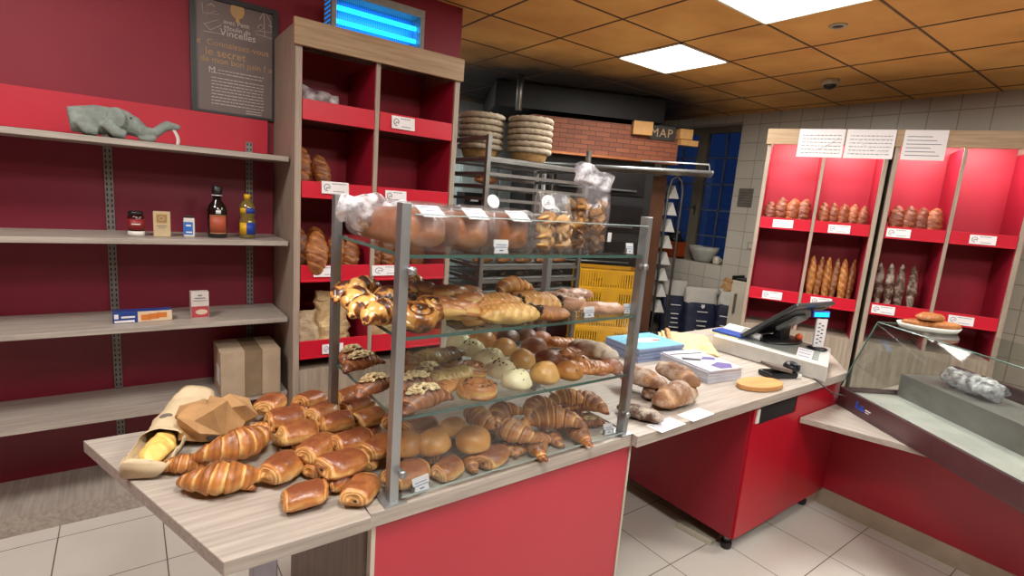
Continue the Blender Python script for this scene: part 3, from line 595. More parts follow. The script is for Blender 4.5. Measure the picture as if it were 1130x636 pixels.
def bits(n, rx, ry, z0, z1, s, seed, flat=False, dome=None):
    bm = B(); R_ = random.Random(seed)
    for i in range(n):
        a = R_.uniform(0, 2*pi); q = math.sqrt(R_.random())*.85; x, y = rx*q*cos(a), ry*q*sin(a)
        z = dome(x, y) if dome else z0+(z1-z0)*R_.random()
        if flat:
            m4 = Matrix.Translation((x, y, z)) @ Euler((R_.uniform(-.5, .5), R_.uniform(-.5, .5), R_.uniform(0, 6))).to_matrix().to_4x4()
            lathe(bm, [(s*R_.uniform(.8, 1.2), 0), (s, .001)], 7, m4)
        else: ball(bm, (x, y, z), s*R_.uniform(.7, 1.2), 1, 1, .8, 6)
    return bm
PROTO = {}
def proto(kind, var):
    """build one of a kind: returns list of (part name, mesh, material, smooth, kindflag); first is the body"""
    key = (kind, var)
    if key in PROTO: return PROTO[key]
    def me(bm, nm): bmesh.ops.recalc_face_normals(bm, faces=bm.faces[:]); d = bpy.data.meshes.new(nm); bm.to_mesh(d); bm.free(); return d
    out = []; s = var
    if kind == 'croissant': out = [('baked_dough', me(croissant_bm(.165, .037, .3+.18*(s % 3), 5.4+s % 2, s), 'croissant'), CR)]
    elif kind == 'stripe': out = [('baked_dough', me(croissant_bm(.115, .034, .15+.1*s, 5, s, True), 'striped'), CRC)]
    elif kind == 'pac':
        out = [('baked_dough', me(pac_bm(.102+.006*(s % 2), .084, .058+.004*(s % 3), s), 'pac'), CRP)]
        bm = B()
        ball(bm, (-.0555 if s % 2 else .0555, .004*(s-3), .025), .0048, .6, 1.2, .8, 8)
        out.append(('chocolate_stick', me(bm, 'chocolate_stick'), M['choc']))
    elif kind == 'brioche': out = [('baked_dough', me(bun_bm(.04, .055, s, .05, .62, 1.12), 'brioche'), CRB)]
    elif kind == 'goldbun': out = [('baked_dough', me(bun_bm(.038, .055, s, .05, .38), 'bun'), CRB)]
    elif kind == 'darkbun':
        out = [('baked_dough', me(bun_bm(.038, .052, s, .4, .95), 'bun'), CRB), ('chocolate_chips', me(bits(14, .036, .036, 0, 0, .0042, s, False, lambda x, y: .0525*math.sqrt(max(.1, 1-(x*x+y*y)/.0015))), 'chips'), M['choc'])]
    elif kind == 'whitebun':
        out = [('baked_dough', me(bun_bm(.033, .042, s, .1, .3), 'bun'), CRW), ('chocolate_chips', me(bits(22, .031, .031, 0, 0, .0030, s, False, lambda x, y: .0435*math.sqrt(max(.1, 1-(x*x+y*y)/.00112))), 'chips'), M['choc'])]
    elif kind == 'sugarbun':
        out = [('baked_dough', me(bun_bm(.04, .045, s, .3, .7, 1.1), 'bun'), CRA), ('sugar_grains', me(bits(60, .04, .036, 0, 0, .0016, s, False, lambda x, y: .045*math.sqrt(max(.1, 1-(x*x/.0019+y*y/.0016)*.95))), 'sugar'), M['sugar'])]
    elif kind == 'seedbun':
        out = [('baked_dough', me(bun_bm(.04, .045, s, .5, .95, 1.15), 'bun'), CRD), ('sugar_grains', me(bits(50, .042, .037, 0, 0, .0016, s, False, lambda x, y: .045*math.sqrt(max(.1, 1-(x*x/.0021+y*y/.0016)*.95))), 'sugar'), M['sugar'])]
    elif kind == 'raisin':
        out = [('baked_dough', me(swirl_bm(.052, .0082, 2.6, s, .75, .006, 1.9), 'swirl'), CR), ('raisins', me(bits(16, .044, .044, .022, .027, .0042, s), 'raisins'), M['raisin'])]
    elif kind == 'glazeswirl': out = [('baked_dough', me(swirl_bm(.052, .0095, 2.3, s, .9, .008, 1.8), 'swirl'), CRP)]
    elif kind == 'chocswirl':
        out = [('baked_dough', me(swirl_bm(.047, .013, 2.5, s, .6, .012, 1.3, True), 'swirl'), CRC)]
    elif kind == 'almond':
        out = [('baked_dough', me(croissant_bm(.145, .034, .3, 7, s, False, .75), 'almond_croissant'), CRD), ('flaked_almonds', me(bits(75, .05, .024, 0, 0, .0068, s, True, lambda x, y: .053-abs(x)*.25-abs(y)*.35), 'almonds'), M['almond'])]
    elif kind == 'loafcake':
        out = [('baked_dough', me(loaf_bm(.17, .085, .062, s, 4, .3, .0, .5, .9), 'cake'), CR)]
        out.append(('chocolate_end', me(bits(22, .012, .03, .012, .045, .006, s), 'chocolate'), M['choc']))
    elif kind == 'turnover': out = [('baked_dough', me(loaf_bm(.13, .085, .04, s, 5, .8, .3, .55, .6), 'turnover'), CRL)]
    elif kind == 'pinkloaf': out = [('baked_dough', me(loaf_bm(.16, .07, .045, s, 0, .3, .2, .5), 'loaf'), CRA)]
    elif kind == 'donut':
        bm = B(); tube(bm, [(.034*cos(a*.35), .034*sin(a*.35), .02) for a in range(18)], .02, 12, True); setcrust(bm, lambda v: .4+v.co.z*6)
        out = [('baked_dough', me(bm, 'donut'), CRA), ('sugar_grains', me(bits(50, .05, .05, .035, .041, .0018, s), 'sugar'), M['sugar'])]
    elif kind == 'suisse': out = [('baked_dough', me(loaf_bm(.165, .062, .038, s, 7, .7, .2, .8, 2.2), 'suisse'), CRG)]
    elif kind == 'suissegold': out = [('baked_dough', me(loaf_bm(.145, .06, .04, s, 5, .7, .2, .8, 1.6), 'twist'), CR)]
    elif kind == 'floury': out = [('baked_dough', me(loaf_bm(.2, .085, .07, s, 1, .35, .3, .7, .2), 'loaf'), CRF)]
    elif kind == 'whiteloaf': out = [('baked_dough', me(loaf_bm(.2, .085, .075, s, 1, .35, .3, .6, .2), 'loaf'), crust('white_floured_crust', '#cbb08a', '#a98862', '#7b5a3c', .8, .5, .95, 0))]
    elif kind == 'rye': out = [('baked_dough', me(loaf_bm(.19, .09, .055, s, 3, .4, .6, 1, .4), 'loaf'), CRF)]
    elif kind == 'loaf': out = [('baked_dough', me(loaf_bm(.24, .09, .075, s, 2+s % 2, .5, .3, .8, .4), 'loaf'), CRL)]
    elif kind == 'batard': out = [('baked_dough', me(loaf_bm(.21, .075, .07, s, 3, .8, .3, .95, .5), 'loaf'), crust('red_brown_crust', '#d9a06a', '#b0653a', '#6c2f1c', .5, .5, .08, 0))]
    elif kind == 'baguette': out = [('baked_dough', me(loaf_bm(.36, .052, .05, s, 4, .8, .3, .9, .9), 'baguette'), CRL)]
    elif kind == 'goldbaguette': out = [('baked_dough', me(loaf_bm(.36, .055, .05, s, 4, .6, .2, .75, .9), 'baguette'), crust('golden_baguette', '#e6b566', '#bb7a35', '#74401f', .5, .5, .1, 0))]
    elif kind == 'darkbaguette': out = [('baked_dough', me(loaf_bm(.36, .055, .05, s, 5, .8, .6, 1, .9), 'baguette'), CRF)]
    for p in out:
        if not p[1].materials: p[1].materials.append(p[2])
        for f in p[1].polygons: f.use_smooth = True
    PROTO[key] = out; return out
def put(kind, name, cat, label, loc, rz=0, ry=0, rx=0, s=1.0, var=0, group=None):
    """one pastry as its own thing: body mesh, with its parts as children"""
    pr = proto(kind, var); o = bpy.data.objects.new(name, pr[0][1]); C.objects.link(o)
    o.location = loc; o.rotation_euler = Euler((rad(rx), rad(ry), rad(rz))); o.scale = (s, s, s); tag(o, label, cat, group)
    mr_ = o.rotation_euler.to_matrix()
    if rx or ry: o.location.z -= min((mr_ @ v.co).z for v in pr[0][1].vertices)*s
    for nm, me_, mt_ in pr[1:]:
        c = bpy.data.objects.new(nm, me_); C.objects.link(c); c.parent = o
        if kind == 'loafcake': c.location = (.074, 0, 0)
        if nm in ('flaked_almonds', 'chocolate_chips', 'sugar_grains', 'raisins'): c['kind'] = 'stuff'
        if kind == 'chocswirl': pass
    return o
# ------------------------------------------------------------------ pile on the table: px, py, base height above the table, rz, tilt
G = 'pains au chocolat piled on the table'
PACS = [ # row by row
 (338, 545, .0, 20, 0, 1.0, 'nearest pain au chocolat, alone at the front tip of the table pile'),
 (398, 538, .0, 30, 0, .95, 'golden pain au chocolat at the front of the pile beside the stand foot'),
 (311, 517, .0, 25, 0, 1.1, 'dark pain au chocolat at the front left of the pile touching the big croissant tip'),
 (377, 511, .03, 5, 4, 1.1, 'large glossy pain au chocolat heaped above the two front ones'),
 (417, 492, .03, 15, 0, 1.05, 'pale ridged pain au chocolat leaning against the front steel post'),
 (352, 494, .03, 30, 0, 1.0, 'rounded pain au chocolat mid pile, up left of the large glossy one'),
 (330, 476, .03, 10, 0, 1.05, 'shiny pain au chocolat at the left flank of the pile behind the dark front one'),
 (390, 484, .05, 10, 0, .95, 'pain au chocolat with one orange end showing, in the middle of the pile'),
 (372, 465, .05, 15, 0, .95, 'pink brown pain au chocolat in the third row of the pile'),
 (410, 458, .04, 20, 0, .95, 'golden pain au chocolat with a chocolate dot, by the glass shelf edge'),
 (316, 460, .03, 200, 0, 1.05, 'orange pain au chocolat with its chocolate end facing left in the pile'),
 (299, 446, .02, 35, 0, 1.0, 'rearmost left pain au chocolat with a white glint, nearest the cardboard box'),
 (357, 452, .04, 12, 0, .95, 'pain au chocolat behind the pink brown one in the pile'),
 (342, 439, .02, 20, 0, .9, 'small pain au chocolat at the back of the pile before the cabinet side'),
 (386, 436, .03, 10, 0, .95, 'pain au chocolat at the back of the pile below the rear steel post'),
 (394, 446, .03, 190, 0, .95, 'pale sided pain au chocolat behind the one with the black chocolate dot'),
]
for i, (x, y, h, rz, tl, s, lb) in enumerate(PACS):
    p = az(x, y, ZT+h+.03); put('pac', 'pain_au_chocolat', 'pain au chocolat', lb, (p.x, p.y, ZT+h+.001), rz+((i*37) % 41)-20, tl+((i*13) % 9)-4, ((i*7) % 11)-5, s, i % 6, G)
# the ones underneath that carry the pile, seen only in gaps
for (x, y, rz) in ((352, 515, 40), (378, 530, 10), (336, 492, 80), (372, 490, 20), (405, 508, 60), (318, 482, 30), (350, 470, 20), (390, 466, 10), (408, 478, 50), (366, 449, 20), (330, 452, 70)):
    p = az(x, y, ZT+.02); put('pac', 'pain_au_chocolat', 'pain au chocolat', 'pain au chocolat buried in the table pile, showing only in the gaps between others', (p.x, p.y, ZT+.001), rz, 0, 0, .8, 2, G)
def cro(x, y, z, rz, s=1, var=0, lb='', rx=0, ry=0, g='croissants on the table', nm='croissant', kind='croissant'):
    p = az(x, y, z+.028); return put(kind, nm, nm.replace('_', ' '), lb, (p.x, p.y, z+.001), rz, ry, rx, s, var, g)
cro(244, 532, ZT, 162, 1.22, 0, 'whole golden croissant lying alone in front of the table pile')
cro(266, 495, ZT+.012, 200, 1.32, 1, 'croissant resting diagonally behind the front one, tip pointing left', 0, 0)
cro(203, 510, ZT, 170, .75, 0, 'pale croissant half hidden under the tip of the diagonal one, beside the paper bag')
cro(291, 470, ZT+.02, 150, .6, 1, 'small brown croissant end sticking up between the diagonal croissant and the pile')
cro(267, 527, ZT, 90, .5, 2, 'tiny dark croissant stub tucked behind the front croissant')
# ------------------------------------------------------------------ display stand, bottom level on the counter
Z = ZT; GM_ = 'pastries on the middle glass shelf'; GC_ = 'pastries on the lowest glass shelf'; GR_ = 'loaves lying on the till counter beside the display stand'; GB = 'viennoiseries on the counter under the lowest glass shelf'
def it(kind, name, cat, lb, px, py, zb, rz=0, s=1, var=0, hc=.025, rx=0, ry=0, g=GB):
    if g in (GM_, GC_) and kind != 'chocswirl':
        z0_ = 1.205 if g == GM_ else 1.0; zb = z0_+(zb-z0_)*.55
    p = az(px, py, zb+hc)
    if g != GR_: p.x = min(max(p.x, DX0-.02), DX1-.06); p.y = min(max(p.y, DY0+.032), DY1-.03)
    s *= {GB: 1.12, GM_: 1.34, GC_: 1.18}.get(g, 1)
    return put(kind, name, cat, lb, (p.x, p.y, zb+.001), rz, ry, rx, s, var, g)
PC, CO, BR = ('pac', 'pain_au_chocolat', 'pain au chocolat'), ('croissant', 'croissant', 'croissant'), ('brioche', 'brioche_bun', 'brioche')
it(*PC, 'rounded pain au chocolat right behind the price card at the front post', 449, 524, Z, 15, .95, 1)
it(*PC, 'small chocolate brown pain au chocolat right of the front price card', 495, 518, Z, 20, .78, 2)
it(*PC, 'reddish pain au chocolat in the front row between the small one and the upright croissants', 545, 505, Z, 25, .85, 3)
it(*BR, 'pale golden brioche, left one of the two resting on the front row under the glass', 478, 491, Z+.04, 30, 1.1, 0)
it(*BR, 'golden brioche, right one of the two resting on the front row under the glass', 522, 488, Z+.035, 30, 1.15, 1)
it(*BR, 'brioche directly behind the front steel post above the price card', 447, 492, Z+.045, 20, 1.1, 2)
it(*BR, 'smaller brioche peeking from behind the two golden ones', 500, 472, Z+.05, 0, .9, 3)
it(*PC, 'dark pain au chocolat at the back left under the lowest glass shelf', 462, 470, Z+.05, 10, .9, 4)
it(*PC, 'pain au chocolat at the back left below the almond croissants', 440, 462, Z+.06, 40, .85, 5)
it(*CO, 'standing croissant in the second row behind the two brioches', 529, 463, Z+.06, 100, .9, 0)
it(*CO, 'long dark croissant pointing straight down to the front beside the reddish pain au chocolat', 563, 478, Z+.035, 105, 1.0, 1)
it(*BR, 'little yellow brioche wedged between the dark croissants', 577, 470, Z+.04, 60, .62, 4)
it(*CO, 'plump croissant with fine ridges at the front edge of the counter', 592, 491, Z, 40, .82, 2)
it(*CO, 'large brown croissant stacked in the middle of the right half', 607, 464, Z+.045, -30, 1.1, 0)
it(*CO, 'curved croissant lying at the front right, its back to the customer', 637, 477, Z, 55, .88, 1)
it(*CO, 'croissant with one yellow side under the large brown one', 628, 462, Z+.02, -60, .7, 2)
it(*CO, 'croissant pointing at the right price card', 648, 444, Z+.05, -55, .95, 1)
it(*CO, 'croissant with a pale golden belly next to the right post', 668, 441, Z+.04, -35, .9, 2)
it(*CO, 'croissant half hidden behind the large brown one at the back', 624, 440, Z+.07, -20, .85, 0)
it(*CO, 'croissant at the back centre just below the shelf edge', 592, 449, Z+.07, 10, .85, 1)
it(*CO, 'croissant at the back between the standing one and the centre', 552, 456, Z+.07, 20, .85, 2)
it('almond', 'almond_croissant', 'almond croissant', 'dark almond croissant at the back right against the right post', 680, 426, Z+.05, -30, .85, 1)
it('almond', 'almond_croissant', 'almond croissant', 'dark almond croissant lying behind the right price card', 660, 462, Z, -20, .7, 2)
for (x, y, rz) in ((470, 505, 20), (520, 508, 60), (575, 492, 20), (612, 482, 70), (650, 460, 30), (540, 480, 10), (600, 468, 50), (490, 488, 0), (560, 492, 80), (632, 455, 0)):
    it(*CO, 'croissant buried under the others on the counter, only a sliver visible', x, y, Z, rz, .55, 0)
# ---- lowest glass shelf z=1.0
Z = 1.0; GC = 'pastries on the lowest glass shelf'
def i3(*a, **k): k.setdefault('g', GC); return it(*a, **k)
AL = ('almond', 'almond_croissant', 'almond croissant')
for (x, y, h, rz, s, lb) in ((398, 399, .01, 20, .9, 'almond croissant nearest the rear left post on the lowest glass shelf'), (412, 424, .0, 20, .85, 'almond croissant sticking out left of the front post'), (388, 390, .03, 40, .8, 'flat almond croissant on top at the far left of the lowest glass shelf'), (456, 424, .02, 10, .95, 'almond croissant just right of the front post, second row'), (472, 444, .0, 15, 1.0, 'front almond croissant thick with pale flakes beside the raisin swirl')):
    i3(*AL, lb, x, y, Z+h, rz, s, int(x) % 3)
i3('suisse', 'braided_pastry', 'braided pastry', 'long greenish braided pastry at the back left of the lowest glass shelf', 482, 392, Z+.04, 8, 1.15, 0)
i3('suisse', 'braided_pastry', 'braided pastry', 'long braided pastry on the left just behind the front raisin swirl', 500, 412, Z+.02, 10, 1.0, 1)
i3('raisin', 'raisin_swirl', 'raisin swirl', 'raisin swirl at the front edge of the lowest glass shelf', 528, 430, Z, 0, 1.05, 0, .015)
i3('raisin', 'raisin_swirl', 'raisin swirl', 'raisin swirl behind the front one next to the white dotted buns', 520, 408, Z+.02, 40, .95, 1, .015)
i3('raisin', 'raisin_swirl', 'raisin swirl', 'dark raisin swirl near the front post on the lowest glass shelf', 448, 398, Z+.02, 40, .95, 2, .015)
WB = ('whitebun', 'white_dotted_bun', 'bun')
for (x, y, h, lb) in ((570, 421, 0, 'pale chocolate dotted bun at the shelf front, left of the yellow ball'), (554, 409, .005, 'pale dotted bun right behind the front pale bun'), (537, 398, .015, 'pale dotted bun, third from the front in the line of pale buns'), (521, 386, .02, 'rearmost pale dotted bun of the line'), (507, 380, .03, 'pale dotted bun at the very back above the greenish braid')):
    i3(*WB, lb, x, y, Z+h, 0, 1.2, int(x) % 3)
i3('goldbun', 'ball_bun', 'bun', 'round yellow ball bun at the front of the lowest glass shelf', 601, 415, Z, 0, 1.05, 0)
i3('goldbun', 'ball_bun', 'bun', 'yellow ball bun behind and left of the front one', 576, 399, Z+.01, 0, 1.0, 1)
i3('brioche', 'ball_bun', 'bun', 'grey brown glazed ball bun in the middle of the shelf', 556, 385, Z+.02, 0, .95, 2)
i3('brioche', 'ball_bun', 'bun', 'grey brown ball bun at the back left of the middle', 532, 376, Z+.03, 0, 1.0, 3)
i3('darkbun', 'chocolate_chip_bun', 'bun', 'brown bun with dark chocolate chips right of the front yellow ball', 628, 411, Z, 0, 1.0, 0)
i3('seedbun', 'sugar_bun', 'bun', 'dark sugar grained bun between the yellow ball and the chocolate chip bun', 606, 395, Z+.015, 10, .95, 0)
i3('seedbun', 'sugar_bun', 'bun', 'dark grained bun at the back centre under the price cards', 560, 371, Z+.03, 10, .95, 1)
i3('sugarbun', 'sugar_bun', 'bun', 'red brown sugared bun behind the dark grained one', 590, 382, Z+.025, 0, 1.0, 0)
i3('seedbun', 'sugar_bun', 'bun', 'dark sugared bun at the back beside the red brown one', 582, 370, Z+.03, 30, .9, 2)
TW = ('suissegold', 'twisted_bun', 'twisted bun')
i3(*TW, 'deep brown pointed twist at the back right of the lowest glass shelf', 616, 377, Z+.03, -15, 1.0, 0)
i3(*TW, 'long golden twist lying over the sugared buns', 640, 388, Z+.04, -8, 1.0, 1)
i3(*TW, 'reddish twist at the right below the long golden one', 652, 405, Z+.01, -20, 1.0, 2)
FL = ('floury', 'floury_loaf', 'loaf')
i3('whiteloaf', 'floury_loaf', 'loaf', 'white floury loaf standing behind the twists by the right post', 662, 386, Z+.04, -75, .85, 0, .03)
i3('sugarbun', 'sugar_bun', 'bun', 'floury bun at the right end of the lowest glass shelf', 684, 402, Z, 0, .9, 1)
i3('sugarbun', 'sugar_bun', 'bun', 'pinkish floury bun between the floury loaf and the right post', 672, 411, Z, 0, .85, 2)
for (x, y, kd, nm, ct, lb) in ((490, 425, 'suissegold', 'twisted_bun', 'twisted bun', 'small twist squeezed between the almond croissants and the raisin swirl'), (546, 391, 'whitebun', 'white_dotted_bun', 'bun', 'pale dotted bun half covered in the middle of the pale buns'), (498, 398, 'raisin', 'raisin_swirl', 'raisin swirl', 'raisin swirl underneath the long greenish braid'), (640, 402, 'darkbun', 'chocolate_chip_bun', 'bun', 'second chocolate chip bun right of the front one, under the twists'), (622, 395, 'seedbun', 'sugar_bun', 'bun', 'dark grained bun behind the front chocolate chip bun'), (472, 412, 'almond', 'almond_croissant', 'almond croissant', 'almond croissant in the second row behind the front one with pale flakes'), (545, 372, 'brioche', 'ball_bun', 'bun', 'ball bun at the back edge of the lowest glass shelf'), (602, 372, 'sugarbun', 'sugar_bun', 'bun', 'sugared bun at the back edge behind the pointed twist')):
    i3(kd, nm, ct, lb, x, y, Z, x*3 % 60, .9, x % 3)
# ---- middle glass shelf z=1.205
Z = 1.205; GM = 'pastries on the middle glass shelf'
def i2(*a, **k): k.setdefault('g', GM); return it(*a, **k)
ST = ('stripe', 'chocolate_striped_roll', 'striped pastry')
for (x, y, h, rz, lb) in ((383, 326, 0, 25, 'chocolate striped roll nearest the rear left post'), (394, 333, .01, 40, 'chocolate striped roll second along the left end'), (405, 342, .0, 25, 'chocolate striped roll in the middle of the left end'), (421, 349, 0, 20, 'front chocolate striped roll left of the front post'), (400, 321, .03, 20, 'chocolate striped roll on top beside the upright swirl'), (428, 333, .03, 30, 'glossy striped roll partly behind the front post')):
    i2(*ST, lb, x, y, Z+h, rz, .88, int(x) % 3)
i2('chocswirl', 'chocolate_swirl', 'chocolate swirl', 'upright round chocolate swirl standing at the left end of the middle shelf', 419, 308, Z+.012, -40, .62, 0, .0, 70)
i2('chocswirl', 'chocolate_swirl', 'chocolate swirl', 'glossy chocolate swirl right of the front post', 459, 356, Z, 0, .95, 1, .02, 18)
i2('chocswirl', 'chocolate_swirl', 'chocolate swirl', 'second chocolate swirl just behind the glossy one', 474, 345, Z+.015, 30, .8, 2, .02, 20)
for (x, y, h, s, lb) in ((507, 353, 0, 1.0, 'glazed orange swirl at the front edge of the middle shelf'), (488, 344, .015, .9, 'glazed swirl left behind the front orange one'), (520, 340, .02, .9, 'glazed swirl behind the front orange one on its right'), (498, 332, .03, .9, 'glazed swirl at the back centre left of the middle shelf'), (468, 328, .03, .9, 'dark glazed swirl at the back left of the middle shelf')):
    i2('glazeswirl', 'glazed_swirl', 'glazed swirl', lb, x, y, Z+h, x, s, int(x) % 3, .015, 14)
i2('loafcake', 'chocolate_filled_roll', 'filled roll', 'pale yellow scored roll with its chocolate filled end facing the front', 563, 348, Z, -8, .85, 0)
i2('loafcake', 'chocolate_filled_roll', 'filled roll', 'pale scored roll lying behind the chocolate ended one', 548, 338, Z+.02, 5, .85, 1)
i2('loafcake', 'chocolate_filled_roll', 'filled roll', 'golden scored roll behind on the right side', 592, 335, Z+.015, -5, .8, 2)
i2('turnover', 'apple_turnover', 'turnover', 'golden scored turnover at the front right of the middle shelf', 611, 347, Z, -8, .9, 0)
i2('donut', 'sugared_doughnut', 'doughnut', 'pinkish sugared doughnut left of the price card', 627, 333, Z+.012, 0, .85, 0)
i2('donut', 'sugared_doughnut', 'doughnut', 'sugared doughnut behind the first, half hidden', 610, 330, Z+.012, 0, .8, 1)
i2('pinkloaf', 'sugared_long_bun', 'bun', 'long pale pinkish bun lying between the two price cards', 664, 339, Z, -15, .8, 0)
for (x, y, kd, nm, ct, lb) in ((530, 350, 'glazeswirl', 'glazed_swirl', 'glazed swirl', 'glazed swirl between the front orange one and the pale scored roll'), (452, 335, 'stripe', 'chocolate_striped_roll', 'striped pastry', 'striped roll behind the front post among the swirls'), (580, 330, 'turnover', 'apple_turnover', 'turnover', 'turnover behind the golden scored roll'), (640, 328, 'pinkloaf', 'sugared_long_bun', 'bun', 'long bun at the back behind the price cards'), (515, 325, 'turnover', 'apple_turnover', 'turnover', 'brown turnover at the back of the middle shelf')):
    i2(kd, nm, ct, lb, x, y, Z, x*3 % 40, .85, x % 3, .012)
i2('croissant', 'croissant', 'croissant', 'single golden croissant at the back of the middle shelf', 565, 317, Z+.04, 5, .75, 0)
# ---- outside on the till counter beside the right post
ZR = ZT+.004; GR = 'loaves lying on the till counter beside the display stand'
it('rye', 'dark_crusted_loaf', 'loaf', 'dark cracked loaf nearest the foot of the right steel post', 706, 456, ZR, -70, .95, 0, .02, 0, 0, GR)
it('floury', 'floury_loaf', 'loaf', 'flour dusted loaf leaning right beside the right steel post', 706, 417, ZR+.03, -78, 1.25, 1, .035, 0, 0, GR)
it('floury', 'floury_loaf', 'loaf', 'flour dusted loaf with a dark end lying on the flat pointed loaf', 747, 414, ZR+.05, -100, 1.25, 2, .03, 0, 0, GR)
it('floury', 'pointed_loaf', 'loaf', 'flat loaf with a pointed end at the bottom of the loaves near the price sheets', 745, 441, ZR, 8, 1.45, 3, .02, 0, 0, GR)
it('rye', 'dark_crusted_loaf', 'loaf', 'dark loaf hidden under the flour dusted ones behind the right post', 722, 432, ZR, 20, 1.0, 1, .02, 0, 0, GR)
# ------------------------------------------------------------------ top glass shelf: bagged loaves, biscuit bags
def wrap(fn, n=30, m_=22, wr=.006, seed=0):
    """crinkled closed shell from fn(u, v)->point"""
    bm = B(); g = []
    for i in range(n+1):
        row = []
        for j in range(m_):
            p = V(fn(i/n, 2*pi*j/m_)); p += V((noise.noise(p*22+V((seed, 0, 0))), noise.noise(p*26+V((0, seed, 3))), noise.noise(p*24+V((5, 0, seed)))))*wr; row.append(bm.verts.new(p))
        g.append(row)
    for a, b in zip(g, g[1:]):
        for j in range(m_): bm.faces.new((a[j], a[(j+1) % m_], b[(j+1) % m_], b[j]))
    bm.faces.new(g[0][::-1]); bm.faces.new(g[-1]); return bm
ZS = 1.406
sliced = crust('sandwich_loaf_crust', '#dba765', '#b0682f', '#7a401c', .45, .4)
for k, (px, w, lb) in enumerate(((480, .155, 'bagged sandwich loaf right beside the front steel post on the top glass shelf'), (533, .15, 'middle bagged sandwich loaf on the top glass shelf behind the small price card'), (583, .14, 'bagged sandwich loaf next to the biscuit bags on the top glass shelf'))):
    p = az(px, 281, ZS); xx = p.x
    t = thing('bagged_loaf', lb, 'bagged loaf', (xx+.005, DY0+.225, ZS), 5-k*3 and rad(5-3*k), 'sandwich loaves in clear bags on the top shelf')
    def lf(u, v, w=w):
        uu = 2*u-1; e = (1-abs(uu)**8)**.5; c, s_ = cos(v), sin(v); x = math.copysign(abs(c)**.6, c)*w*.43*e; z = .052+math.copysign(abs(s_)**(.6 if s_ < 0 else .8), s_)*.05*e; return (x, uu*.17, z)
    bm = wrap(lf, 26, 24, .003, k); setcrust(bm, lambda v: .35+.5*max(0, (v.co.z-.03)/.07)); obj('loaf', bm, sliced, t, True)
    def bgf(u, v, w=w):
        uu = 2*u-1; e = (1-.55*max(0, (abs(uu)-.8)/.2)**2); c, s_ = cos(v), sin(v); return (math.copysign(abs(c)**.65, c)*w*.5*e, uu*.21, .060+math.copysign(abs(s_)**.7, s_)*.058*(e if s_ > 0 else 1))
    bm = wrap(bgf, 36, 28, .006, k+4)
    for v in bm.verts: v.co.z = max(.002, v.co.z)
    obj('plastic_bag', bm, M['bag'], t, True)
    card(t, 'label', .075, .045, (0, -.185, .088), Matrix.Rotation(rad(10), 4, 'Z') @ Matrix.Rotation(rad(-55), 4, 'X'), 3, False, M['blueink'], k)
    if k == 2: bm = B(); lathe(bm, [(.022, 0), (.022, .001)], 24, Matrix.Translation((.03, .02, .135)) @ Matrix.Rotation(rad(70), 4, 'X')); obj('round_sticker', bm, M['paper'], t)
# crumpled bag end sticking out at the left
t = thing('bagged_baguette', 'crumpled clear bag with pale bread sticking out left of the front post', 'bagged bread', (DX0+.10, DY0+.26, ZS), rad(160), None)
def bf(u, v):
    uu = u; r = .052*(1-.5*max(0, (u-.72)/.28))*(1+.35*max(0, (u-.9)/.1)); return (-.07+.23*u, .8*r*cos(v), .055+r*sin(v)*(1 if sin(v) > 0 else .9)+.03*u)
bm = wrap(bf, 30, 22, .016, 3)
for v in bm.verts: v.co.z = max(v.co.z, .002)
obj('plastic_bag', bm, M['bagm'], t, True)
bm = loaf_bm(.18, .07, .06, 5, 2, .4, .0, .4); bmesh.ops.translate(bm, verts=bm.verts, vec=(.01, 0, .02)); obj('bread', bm, CRB, t, True)
